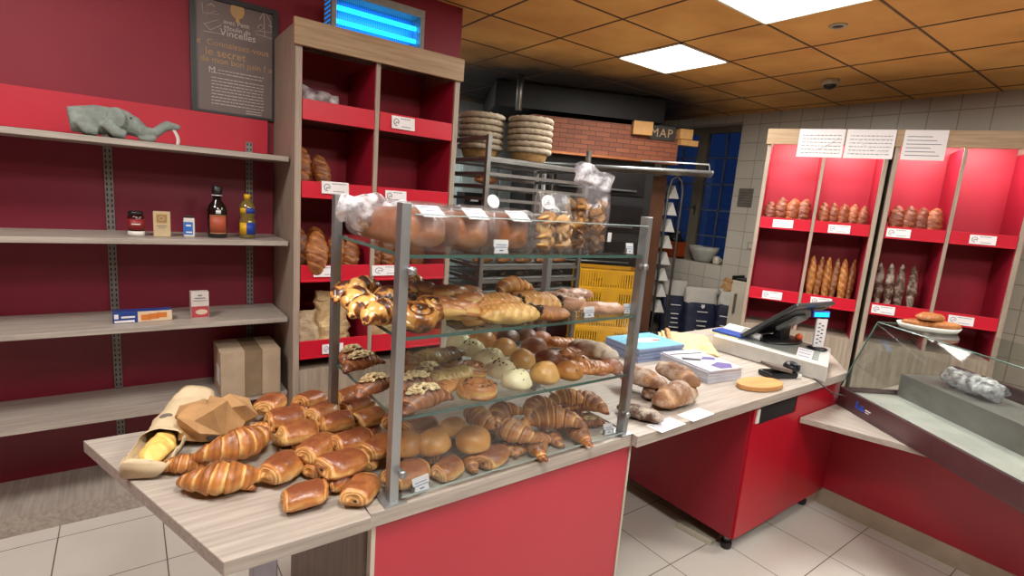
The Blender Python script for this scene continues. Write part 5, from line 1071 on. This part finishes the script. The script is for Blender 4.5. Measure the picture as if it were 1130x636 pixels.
# customer display with blue light, white sleeve
q = ay(936, 340, 1.35); p0_ = cA+e2*.33+e1*.07
t = thing('customer_display', 'slim customer display pole wearing a white printed sleeve with a glowing blue top', 'customer display', (p0_.x, p0_.y, ZR+.09), rad(-40))
bm = B(); lathe(bm, [(.05, 0), (.05, .006), (.02, .012)], 24); obj('foot', bm, M['black'], t, True)
bm = B(); bx(bm, -.028, .028, -.008, .008, .01, .17); sl = obj('sleeve', bm, M['paper'], t, bev=.002)
bm = B(); R_ = random.Random(2); [bx(bm, -.018+.018*(i % 2), -.006+.018*(i % 2), -.0088, -.0081, .03+.011*i, .036+.011*i) for i in range(11)]; obj('sleeve_print', bm, M['inkd'], sl)
bm = B(); bx(bm, -.045, .045, -.014, .014, .178, .212, Matrix.Rotation(rad(-4), 4, 'Y')); obj('display_head', bm, mat('violet_head', '#4a4fae', .4), t, bev=.003)
bm = B(); bx(bm, -.038, .038, -.0155, -.0145, .183, .207, Matrix.Rotation(rad(-4), 4, 'Y')); obj('lit_display', bm, emit('cyan_display', '#1fb8ff', 1.6), t)
bm = B(); bx(bm, -.01, .01, -.006, .006, .168, .18); obj('neck', bm, M['black'], t)
# blue folder and receipt rolls left on the till
q = cA+e1*.56+e2*.12
t = thing('blue_notepad', 'blue notepad on a yellowish sheet at the left end of the till', 'notepad', (q.x, q.y, ZR+.0855), math.atan2(e1.y, e1.x))
bm = B(); bx(bm, -.1, .08, -.06, .06, 0, .004); obj('yellow_sheet', bm, mat('pale_yellow', '#d8d79a', .6), t); bm = B(); bx(bm, -.11, .07, -.055, .05, .0042, .018); obj('blue_cover', bm, mat('folder_blue', '#27489c', .4), t, bev=.002)
q = cA+e1*.4+e2*.16; t = thing('receipt_roll', 'white receipt roll lying beside the blue notepad', 'paper roll', (q.x, q.y, ZR+.09), math.atan2(e1.y, e1.x))
bm = B(); lathe(bm, [(.018, -.035), (.018, .035)], 20, Matrix.Translation((0, 0, .018)) @ Matrix.Rotation(rad(90), 4, 'Y')); obj('paper', bm, M['paper'], t, True)
bm = B(); lathe(bm, [(.007, -.036), (.007, .036)], 12, Matrix.Translation((0, 0, .018)) @ Matrix.Rotation(rad(90), 4, 'Y')); obj('core', bm, M['black'], t, True)
# ------------------------------------------------------------------ paper bags on the pastry table
t = thing('sandwich_bag', 'cream paper bag with a cheesy roll showing, at the left end of the table', 'paper bag', (0, 0, ZT), 0)
a0, a1 = az(165, 520, ZT), az(212, 455, ZT); d = (a1-a0); ln_ = d.length; an = math.atan2(d.y, d.x); t.location = (a0+a1)/2; t.rotation_euler.z = an
def sb(u, v): c, s_ = cos(v), sin(v); w_ = .052+.01*u; return ((u-.5)*ln_*1.25, math.copysign(abs(c)**.8, c)*w_, .034+s_*.033*(.8+.3*u))
bm = wrap(sb, 22, 22, .009, 3)
for v in bm.verts: v.co.z = max(.001, v.co.z)
fs = [f for f in bm.faces if f.calc_center_median().x < -ln_*.2 and f.calc_center_median().z > .04]; bmesh.ops.delete(bm, geom=fs, context='FACES')
o = obj('bag', bm, M['bagw'], t, True); o.modifiers.new('s', 'SOLIDIFY').thickness = .001
bm = loaf_bm(.17, .07, .05, 3, 2, .3, .0, .25); bmesh.ops.translate(bm, verts=bm.verts, vec=(-ln_*.32, 0, .012)); obj('cheesy_roll', bm, crust('cheese_crust', '#eccd78', '#dcae55', '#a8722e', .45, .6), t, True)
bm = B(); ball(bm, (.01, .02, .066), .02, 1, .8, .12, 16); obj('round_print', bm, mat('brown_print', '#6b6258', .7), t, True)
t = thing('kraft_bag', 'brown kraft paper bag lying behind the croissants, crumpled shut', 'paper bag', (0, 0, ZT), 0)
a0, a1 = az(205, 492, ZT), az(262, 482, ZT); t.location = (a0+a1)/2+V((.0, .04, 0)); t.rotation_euler.z = rad(15)
def kb(u, v): c, s_ = cos(v), sin(v); r = .085*(.45+.65*sin(min(1, u*1.1)*pi*.8)); return ((u-.45)*.19, c*r, .055+s_*.055*(.6+.6*sin(u*pi)))
bm = wrap(kb, 6, 8, .035, 21)
for v in bm.verts: v.co.z = max(.001, v.co.z)
obj('bag', bm, M['kraft'], t)
bm = B(); ball(bm, (-.02, -.075, .03), .02, 1, .3, .6, 14); obj('round_print', bm, mat('charcoal_print', '#3b3735', .7), t, True)
# ------------------------------------------------------------------ bakery behind
rk = thing('rack_trolley', 'steel bakery rack trolley with trays behind the display stand', 'rack trolley', (1.84, 2.82, 0))
rw, rd, rh = .86, .58, 1.94
for x in (0, rw):
    for y in (0, rd):
        bm = B(); bx(bm, x-.014, x+.014, y-.014, y+.014, .12, rh); po = obj('post', bm, M['dsteel'], rk)
        bm = B(); lathe(bm, [(.05, -.014), (.055, 0), (.05, .014)], 20, Matrix.Translation((x, y, .055)) @ Matrix.Rotation(rad(90), 4, 'X')); obj('castor', bm, M['black'], po, True)
LV = [1.80, 1.715, 1.635, 1.555, 1.47, 1.38, 1.29, 1.2, 1.11, 1.02, .93]
for z in LV:
    for y in (0, rd): bm = B(); bx(bm, .014, rw-.014, y-.01, y+.01, z-.022, z-.002); obj('rail', bm, M['dsteel'], rk)
    for x in (0, rw): bm = B(); bx(bm, x-.008, x+.008, .014, rd-.014, z-.022, z-.002); obj('rail', bm, M['dsteel'], rk)
bm = B(); bx(bm, -.012, .012, .0, rd, rh-.03, rh-.005); obj('top_bar', bm, M['dsteel'], rk)
trays = []
for z, lb in ((1.80, 'wire tray on top of the rack trolley carrying the proving baskets'), (1.11, 'baking tray of brown loaves just under the level of the top glass shelf'), (1.02, 'baking tray of dark pastries seen through the glass shelves'), (.93, 'lower baking tray of dark pastries seen through the glass shelves'), (.84, 'lowest visible baking tray in the rack trolley')):
    t = thing('baking_tray', lb, 'baking tray', (1.84+rw/2, 2.82+rd/2, z)); trays.append(t)
    bm = B(); bx(bm, -.41, .41, -.27, .27, 0, .003)
    for a_ in ((-.41, .41, -.27, -.266), (-.41, .41, .266, .27), (-.41, -.406, -.266, .266), (.406, .41, -.266, .266)): bx(bm, *a_, .003, .012)
    obj('tray', bm, mat('tray_aluminium', '#9da19f', .4, .6), t)
    t['category'] = 'tray'
for z, row, kd, nm, ct, sc_, what in ((1.114, 5, 'loaf', 'loaf', 'loaf', .85, 'brown loaf'), (1.024, 5, 'rye', 'dark_pastry', 'pastry', .7, 'dark pastry'), (.934, 5, 'rye', 'dark_pastry', 'pastry', .7, 'dark pastry')):
    for k in range(row):
        put(kd, nm, ct, '%s on the %s rack tray, %s from the left' % (what, {1.114: 'upper', 1.024: 'middle', .934: 'lower'}[z], ['first', 'second', 'third', 'fourth', 'last'][k]), (1.84+.1+k*.68/(row-1), 2.82+.13, z), 20+10*(k % 2), 0, 0, sc_, k % 3)
t = thing('wire_tray', 'wire shelf in the rack trolley under the baskets holding one wrapped loaf', 'tray', (1.84+rw/2, 2.82+rd/2, 1.63))
bm = B(); [bx(bm, -.41, .41, -.27+.027*i, -.268+.027*i, .004, .007) for i in range(21)]; [bx(bm, x-.003, x+.003, -.27, .27, 0, .004) for x in (-.4, 0, .4)]; obj('wires', bm, M['dsteel'], t)
put('loaf', 'loaf', 'loaf', 'pale brown loaf alone on the wire shelf below the proving baskets', (1.95, 3.0, 1.64), 20, 0, 0, .95, 1)
# proving baskets
def basket(lb, x, y, z, r, rz):
    t = thing('proving_basket', lb, 'basket', (x, y, z), rad(rz), 'round proving baskets on the rack trolley')
    bm = B(); n = 60
    prof = [(r*.66, 0), (r*.74, .02), (r*.82, .055), (r*.86, .075)]
    lathe(bm, prof, n); bm.verts.ensure_lookup_table()
    for i, v in enumerate(bm.verts): a = math.atan2(v.co.y, v.co.x); v.co.x *= 1+.025*sin(a*30); v.co.y *= 1+.025*sin(a*30)
    obj('cane_wall', bm, M['wicker'], t, True)
    bm = B(); k = 48; tube(bm, [((r-.018)*cos(2*pi*i/k), (r-.018)*sin(2*pi*i/k), .082+.002*sin(i*2.6)) for i in range(k)], [.0185+.002*sin(i*2.1) for i in range(k)], 10, True); obj('rim', bm, M['rim'], t, True)
    return t
ordn = ['lowest', 'second from below', 'third from below', 'fourth from below', 'fifth from below', 'sixth from below', 'topmost']
for st, (bx_, by_, n_, r_) in enumerate(((2.025, 3.21, 6, .162), (2.30, 3.01, 6, .16))):
    for k in range(n_): basket('pale cane proving basket, %s of the %s stack on the rack trolley' % ('topmost' if k == n_-1 else ordn[k], ('left', 'right')[st]), bx_+.001*(k % 2), by_, 1.8125+k*.041, r_, 37*k)
# fridge / light back area seen through the rack
t = thing('glass_door_fridge', 'pale blue lit cold cabinet against the far back wall behind the rack', 'cold cabinet', (3.9, 5.62, 0))
bm = B(); bx(bm, -.62, .5, 0, .26, .1, 2.02); obj('body', bm, mat('pale_blue_enamel', '#b9cdd0', .4), t, bev=.01)
for x in (-.60, -.04):
    bm = B(); bx(bm, x, x+.52, -.02, -.002, .15, 1.98); d_ = obj('door', bm, mat('pale_door', '#c9d9da', .35), t, bev=.004)
    bm = B(); bx(bm, x+.47, x+.49, -.05, -.0205, .9, 1.3); obj('handle', bm, M['black'], d_)
bm = B(); bx(bm, -.62, .5, .0, .26, 0, .098); obj('kickplate', bm, M['black'], t)
t = thing('wall_scales', 'black scale with a small white display behind the rack posts', 'scale', (3.27, 5.33, 0))
bm = B(); bx(bm, -.14, .14, -.09, .09, 1.44, 1.6); obj('head', bm, M['black'], t, bev=.01); bm = B(); bx(bm, -.05, .05, -.096, -.0905, 1.5, 1.55); obj('display', bm, M['paper'], t)
bm = B(); bx(bm, -.03, .03, -.03, .03, .02, 1.44); obj('pole', bm, M['black'], t); bm = B(); bx(bm, -.2, .2, -.2, .2, 0, .02); obj('foot', bm, M['black'], t)
t = thing('photo_strip', 'narrow white notice board with pink pictures behind the rack trolley', 'notice board', (4.62, 5.62, 0))
bm = B(); bx(bm, -.1, .18, 0, .25, 0, 2.1); obj('panel', bm, M['white'], t)
for k in range(6): bm = B(); bx(bm, -.07+.02*(k % 2), .13, -.006, -.0005, 1.2+.14*k, 1.3+.14*k); obj('picture', bm, (mat('pink_print', '#b45a78', .5), M['inkd'])[k % 2], t)
# oven
OD = V((cos(rad(-26.6)), sin(rad(-26.6)), 0)); OR = rad(-26.6)
t = thing('bread_oven', 'large black oven topped by a red brick band, left of the window', 'oven', (3.37, 4.17, 0), OR)
mt, nt, b = base('oven_brick'); L = nt.links.new; tc = N(nt, 'ShaderNodeTexCoord'); sx = N(nt, 'ShaderNodeSeparateXYZ'); cb = N(nt, 'ShaderNodeCombineXYZ'); L(tc.outputs['Object'], sx.inputs[0]); ad = N(nt, 'ShaderNodeMath', operation='ADD'); L(sx.outputs['X'], ad.inputs[0]); L(sx.outputs['Y'], ad.inputs[1]); L(ad.outputs[0], cb.inputs['X']); L(sx.outputs['Z'], cb.inputs['Y'])
br = N(nt, 'ShaderNodeTexBrick', Scale=1.0); L(cb.outputs[0], br.inputs['Vector']); br.inputs['Color1'].default_value = lin('#6e3822'); br.inputs['Color2'].default_value = lin('#85492c'); br.inputs['Mortar'].default_value = lin('#4a2a1c'); br.inputs['Mortar Size'].default_value = .004; br.inputs['Brick Width'].default_value = .15; br.inputs['Row Height'].default_value = .045
L(br.outputs['Color'], b.inputs['Base Color']); b.inputs['Roughness'].default_value = .7
bm = B(); bx(bm, -.15, 1.42, 0, .1, 2.07, 2.395); obj('brick_band', bm, mt, t)
bm = B(); bx(bm, -.16, 1.44, -.012, .1, 2.045, 2.069); obj('copper_edge', bm, mat('copper_trim', '#9c5a30', .4, .4), t)
bm = B(); bx(bm, -.12, 1.24, .11, 1.1, 0, 2.4); obj('oven_body', bm, M['void'], t)
for k in range(4): bm = B(); bx(bm, .1, 1.15, .09, .108, .55+.38*k, .82+.38*k); d_ = obj('oven_door', bm, mat('oven_door_steel', '#2d2a2b', .35, .7), t); bm = B(); tube(bm, [(.2, .06, .6+.38*k), (1.05, .06, .6+.38*k)], .011); obj('handle', bm, M['steel'], d_, True)
t = thing('extractor_hood', 'dark steel extractor hood with a vertical pipe above the oven', 'hood', (3.37, 4.17, 0), OR)
bm = B(); bx(bm, -.5, 1.3, .15, 1.25, 2.47, 2.71); obj('hood_box', bm, mat('near_black_steel', '#1b1918', .6, .3), t)  # hood box in one near-black tone
bm = B(); tube(bm, [(-.3, -.1, 2.4), (-.3, -.1, 2.72)], .03, 14); obj('pipe', bm, M['dsteel'], t, True)
# MAP plate and boxes on the brick band
p = ay(700, 143, 3.95)
OM = Matrix.Translation((3.37, 4.17, 0)) @ Matrix.Rotation(OR, 4, 'Z')
t = thing('brand_plate', 'dark plate with the letters MAP on the oven brick band', 'sign', OM @ V((1.2, -.006, 2.275)), OR)
bm = B(); bx(bm, -.13, .17, -.012, 0, 0, .14); obj('plate', bm, mat('charcoal_plate', '#2c2826', .5), t)
text_mesh('lettering', 'MAP', .12, mat('bronze_letters', '#a58a64', .4), t, Matrix.Translation((-.11, -.014, .03)) @ XZ, .002, 'LEFT', 1.1)
for k, (x, z, w_, h_, lb) in enumerate(((.99, 2.3, .2, .13, 'small tan carton left of the MAP plate on the oven'), (1.46, 2.3, .14, .1, 'small tan carton right of the MAP plate, upper one'), (1.5, 2.24, .2, .055, 'flat tan carton right of the MAP plate, lower one'))):
    t = thing('small_carton', lb, 'carton', OM @ V((x, -.02, z)), OR+rad(-4+4*k)); bm = B(); bx(bm, -w_/2, w_/2, -.06, .012, 0, h_); obj('box', bm, mat('tan_carton', '#b98a50', .7), t, bev=.002); bm = B(); bx(bm, -w_*.2, w_*.2, -.061, -.0602, h_*.3, h_*.6); obj('print', bm, M['kraft'], t)
# oven loader
t = thing('oven_loader', 'long steel oven loader frame sticking out from the oven towards the window', 'oven loader', (3.40, 3.62, 1.9), math.atan2(-.89, .64))
bm = B(); bx(bm, -.35, 1.1, -.2, .2, -.012, .012); obj('belt_frame', bm, mat('brassy_steel', '#a89878', .3, .8), t, bev=.003)
for y in (-.21, .21): bm = B(); tube(bm, [(-.36, y, 0), (1.12, y, 0)], .013, 8); obj('side_rail', bm, M['steel'], t, True)
bm = B(); tube(bm, [(.5, .21, .1), (1.1, .21, .1), (1.12, .21, 0)], .008, 8); obj('guide_bar', bm, M['steel'], t, True)
bm = B(); tube(bm, [(1.12, -.21, 0), (1.12, .21, 0)], .014, 8); obj('end_bar', bm, M['steel'], t, True)
bm = B(); tube(bm, [(-.3, -.19, -.012), (-.3, -.19, -1.9)], .02, 8); obj('leg', bm, M['dsteel'], t, True); bm = B(); tube(bm, [(-.3, .19, -.012), (-.3, .19, -1.9)], .02, 8); obj('leg', bm, M['dsteel'], t, True)
# brown trolley with white trays
t = thing('proving_trolley', 'tall brown proving trolley with white tray edges beside the window', 'trolley', (4.96, 4.0, 0), rad(-25))
bm = B(); bx(bm, -.13, .1, -.03, .0, .12, 1.95); obj('side_panel', bm, mat('brown_side', '#6b4630', .5), t)
bm = B(); tube(bm, [(.14, -.02, .1), (.14, -.02, 1.8), (.17, -.02, 1.93), (.23, -.02, 1.97), (.29, -.02, 1.92), (.32, -.02, 1.8), (.32, -.02, .1)], .014, 8); obj('frame', bm, M['dsteel'], t, True)
for k in range(8):
    bm = B(); z = .35+k*.195; vs = [bm.verts.new(q) for q in ((.16, -.01, z), (.29, -.01, z), (.22, -.01, z+.15), (.16, .45, z), (.29, .45, z), (.22, .45, z+.15))]
    for f in ((0, 1, 2), (3, 5, 4), (0, 3, 4, 1), (1, 4, 5, 2), (2, 5, 3, 0)): bm.faces.new([vs[i] for i in f])
    obj('white_cloth_tray', bm, M['white'], t)
for x in (-.16, .3): bm = B(); lathe(bm, [(.045, -.015), (.055, 0), (.045, .015)], 18, Matrix.Translation((x, 0, .055)) @ Matrix.Rotation(rad(90), 4, 'X')); obj('castor', bm, M['black'], t, True)
# yellow crates
def crate(lb, x, y, z, rz):
    t = thing('bread_crate', lb, 'crate', (x, y, z), rad(rz), 'stacked yellow bread crates')
    Lc, Dc, Hc, th = .62, .42, .19, .012
    def wall(w):  # slatted wall in local XZ
        bm = B(); bx(bm, -w/2, w/2, -th, 0, 0, .02); bx(bm, -w/2, w/2, -th, 0, Hc-.035, Hc); bx(bm, -w/2-.001, w/2+.001, -th-.008, -th, Hc-.016, Hc)
        n = int(w/.024)
        for i in range(n+1):
            x0 = -w/2+i*(w-.012)/n; bx(bm, x0, x0+.012, -th, 0, .02, Hc-.035)
        bx(bm, -w*.12, w*.12, -th, 0, .05, Hc-.035); return bm
    for k, (px, py, r, w) in enumerate(((0, -Dc/2, 0, Lc), (0, Dc/2, 180, Lc), (-Lc/2, 0, -90, Dc), (Lc/2, 0, 90, Dc))):
        bm = wall(w-(.024 if k > 1 else 0)); bmesh.ops.transform(bm, matrix=Matrix.Translation((px, py, 0)) @ Matrix.Rotation(rad(r), 4, 'Z') @ Matrix.Translation((0, th, 0)), verts=bm.verts); obj('slatted_wall', bm, M['yellow'], t)
    bm = B(); bx(bm, -Lc/2+th, Lc/2-th, -Dc/2+th, Dc/2-th, 0, .008); obj('bottom', bm, M['yellow'], t)
    return t
nmz = ['bottom', 'second', 'third', 'fourth', 'top']
for k in range(5): crate('yellow slatted plastic bread crate, %s one of the near stack behind the rack' % nmz[k], 3.86, 3.60+.0, .003+.192*k-.0, -33)
for k in range(3): crate('yellow slatted plastic bread crate, %s one of the farther stack by the rack' % ('bottom', 'middle', 'top')[k], 3.55, 4.15-.0, .003+.192*k, -30) if False else None
# flour bags
fb = mat('navy_paper_sack', '#1c2340', .6, 0, .1, 6, .3, 20); fw_ = mat('white_paper_sack', '#b9b6ad', .7, 0, .05, 8, .3, 20)
for k, (x, y, rz, w_, h_, lb) in enumerate(((5.47, 3.92, -40, .30, .72, 'rear navy flour sack with a white top leaning against the tiled wall'), (5.44, 3.52, -40, .38, .70, 'front navy flour sack with a broad white top and small shield'), (5.50, 3.24, -60, .2, .74, 'narrow navy sack with brown paper inside at the right of the flour sacks'))):
    t = thing('flour_sack', lb, 'flour sack', (x, y, 0), rad(rz))
    def fk(u, v, w_=w_, h_=h_): c, s_ = cos(v), sin(v); return (math.copysign(abs(c)**.45, c)*w_/2, math.copysign(abs(s_)**.6, s_)*.09*(1-.45*u**4)+.1*u, .001+u*h_)
    bm = wrap(fk, 20, 26, .02, k)
    for v in bm.verts: v.co.z = max(.001, v.co.z)
    me_ = bpy.data.meshes.new('sack'); bmesh.ops.recalc_face_normals(bm, faces=bm.faces[:])
    for f in bm.faces: f.material_index = 1 if f.calc_center_median().z > h_*.74 else 0; f.smooth = True
    bm.to_mesh(me_); bm.free(); me_.materials.append(fb); me_.materials.append(fw_); o = obj('sack', me_, fb, t)
    bm = B(); R_ = random.Random(k)
    for i in range(5): l_ = R_.uniform(.1, .22)*w_*2; y_ = -.1+.1*(.06+.06*i)/h_; bx(bm, -l_/2, l_/2, y_-.016, y_-.01, .1+.055*i, .112+.055*i)
    bx(bm, -.06, .06, -.065-.0, -.06, .43, .44); obj('print', bm, M['paper'], t)
    if k == 1: bm = B(); prism(bm, [(-.02, 0), (.02, 0), (.02, .03), (0, .05), (-.02, .03)], 0, .003); bmesh.ops.transform(bm, matrix=Matrix.Translation((0, -.055, .52)) @ Matrix.Rotation(rad(-90), 4, 'X'), verts=bm.verts); obj('shield', bm, M['paper'], t)
    if k == 2: bm = wrap(lambda u, v: (.1*cos(v)*(1-.3*u), .1+.06*sin(v), .72+.13*u), 5, 12, .04, 4); obj('brown_paper', bm, M['kraft'], t)
t = thing('blue_bag', 'dark blue bundle on the bakery floor left of the flour sacks', 'bag', (5.42, 4.4, 0)); bm = wrap(lambda u, v: (.2*sin(u*pi*.93+.1)*cos(v), .18*sin(u*pi*.93+.1)*sin(v), .001+.36*u), 14, 16, .05, 2)
for v in bm.verts: v.co.z = max(.001, v.co.z)
obj('bag', bm, mat('blue_cloth', '#16324f', .9, 0, .2, 12), t)
bm = B(); tube(bm, [(-.05, 0, .34), (-.03, 0, .42), (.04, 0, .42), (.06, 0, .33)], .012, 6); obj('handle', bm, MATS['blue_cloth'], t, True)
# things on the window sill
SZ = .971; XS = 5.86
t = thing('plastic_bowl', 'large greyish white bowl on the window sill', 'bowl', (XS-.02, 3.86, SZ)); bm = B(); lathe(bm, [(.09, 0), (.13, .03), (.19, .14), (.2, .19), (.192, .19), (.18, .14), (.12, .035), (.02, .012)], 32, Matrix.Diagonal((.68, 1, 1, 1))); obj('bowl', bm, mat('grey_white_plastic', '#a9a8a0', .5), t, True)
bm = B(); lathe(bm, [(.202, .185), (.206, .19), (.202, .196)], 32, Matrix.Diagonal((.68, 1, 1, 1)), False); obj('bowl_rim', bm, MATS['grey_white_plastic'], t, True)
t = thing('white_cup', 'small cream jug in front of the bowl on the window sill', 'jug', (XS-.09, 3.70, SZ)); t.location.y = 3.62; bm = B(); lathe(bm, [(.035, 0), (.045, .02), (.042, .08), (.03, .1)], 20); obj('body', bm, M['cream'], t, True); bm = B(); tube(bm, [(0, -.04, .08), (0, -.07, .06), (0, -.04, .03)], .006, 6); obj('handle', bm, M['cream'], t, True)
t = thing('orange_basket', 'orange plastic basket with dark cloth at the left end of the window sill', 'basket', (XS, 4.34, SZ)); bm = B(); [bx(bm, -.1, .1, y, y+.012, 0, .2) for y in [(-.16+.028*i) for i in range(12)]]; bx(bm, -.11, .11, -.17, .17, .18, .21); bx(bm, -.1, .1, -.16, .17, 0, .02); obj('slatted_body', bm, mat('orange_plastic', '#b04a1c', .5), t)
bm = wrap(lambda u, v: (.09*cos(v)*(1-.5*u), .14*sin(v)*(1-.5*u), .21+.15*u), 8, 14, .03, 3); obj('dark_cloth', bm, M['black'], t)
# wall things
t = thing('wall_vent', 'grey square vent plate on the tiled wall right of the window', 'vent', (XR-.001, 3.34, 1.80)); bm = B(); bx(bm, -.012, 0, -.08, .09, -.12, .09); obj('plate', bm, mat('vent_grey', '#6b655c', .5), t); bm = B(); [bx(bm, -.0155, -.0125, -.07, .08, -.1+.03*i, -.09+.03*i) for i in range(6)]; obj('slats', bm, M['dsteel'], t)
t = thing('wall_switch', 'beige light switch on the tiled wall left of the bread cabinet', 'switch', (XR-.001, 3.19, 1.25)); bm = B(); bx(bm, -.012, 0, -.04, .04, -.04, .04); obj('plate', bm, mat('beige_switch', '#a89c80', .5), t, bev=.002); bm = B(); bx(bm, -.018, -.0125, -.02, .02, -.025, .025); obj('rocker', bm, M['cream'], t)
# cream cabinet behind the right bread cabinet
t = thing('low_fridge', 'cream low cabinet between the flour sacks and the bread cabinet', 'cabinet', (5.05, 2.70, 0)); bm = B(); bx(bm, -.12, .5, -.35, .18, .05, .93); obj('body', bm, M['cream'], t, bev=.006); bm = B(); bx(bm, -.14, -.122, -.34, .17, .08, .9); d_ = obj('door', bm, M['cream'], t, bev=.003); bm = B(); bx(bm, -.16, -.141, .1, .12, .6, .8); obj('handle', bm, M['dsteel'], d_); bm = B(); bx(bm, -.1, .5, -.33, .16, 0, .05); obj('plinth', bm, M['black'], t)
t = thing('black_tray', 'black tray on the cream low cabinet', 'tray', (5.04, 2.80, .931)); bm = B(); bx(bm, -.1, .12, -.1, .1, 0, .018); bx(bm, -.1, .12, -.1, -.09, .018, .04); bx(bm, -.1, .12, .09, .1, .018, .04); obj('tray', bm, M['black'], t, bev=.003)
t = thing('spray_bottle', 'red and white spray bottle standing by the side of the bread cabinet', 'bottle', (5.1, 2.62, .931)); bm = B(); lathe(bm, [(.035, 0), (.037, .01), (.037, .16), (.015, .2), (.014, .22)], 20); obj('body', bm, M['redlip'], t, True); bm = B(); bx(bm, -.03, .05, -.012, .012, .22, .26); bx(bm, -.014, .014, -.012, .012, .26, .28); obj('spray_head', bm, M['white'], t, bev=.004); bm = B(); lathe(bm, [(.0376, .04), (.0376, .12)], 20, None, False); obj('label', bm, M['paper'], t, True)
# object lying under the till cabinet
t = thing('floor_tray', 'flat metal tray under the red till cabinet', 'tray', (2.12, 1.34, 0), rad(8)); t.location = (2.26, 1.30, 0); t.scale = (.7, .7, .9); bm = B(); bx(bm, -.12, .06, -.14, .12, .001, .012); bx(bm, -.12, -.11, -.14, .12, .012, .03); obj('tray', bm, M['cream'], t)
# ------------------------------------------------------------------ world and view
w = bpy.data.worlds.new('dusk'); bpy.context.scene.world = w; w.use_nodes = True
w.node_tree.nodes['Background'].inputs['Color'].default_value = (.012, .03, .1, 1); w.node_tree.nodes['Background'].inputs['Strength'].default_value = .45
sc = bpy.context.scene; sc.view_settings.view_transform = 'Standard'; sc.view_settings.look = 'None'; sc.view_settings.exposure = .6; sc.view_settings.gamma = 1
sc.view_settings.use_curve_mapping = False
sc.cycles.transparent_max_bounces = 24; sc.cycles.max_bounces = 8; sc.cycles.caustics_reflective = False; sc.cycles.caustics_refractive = False; sc.cycles.sample_clamp_indirect = 4
sc.cycles.use_denoising = True
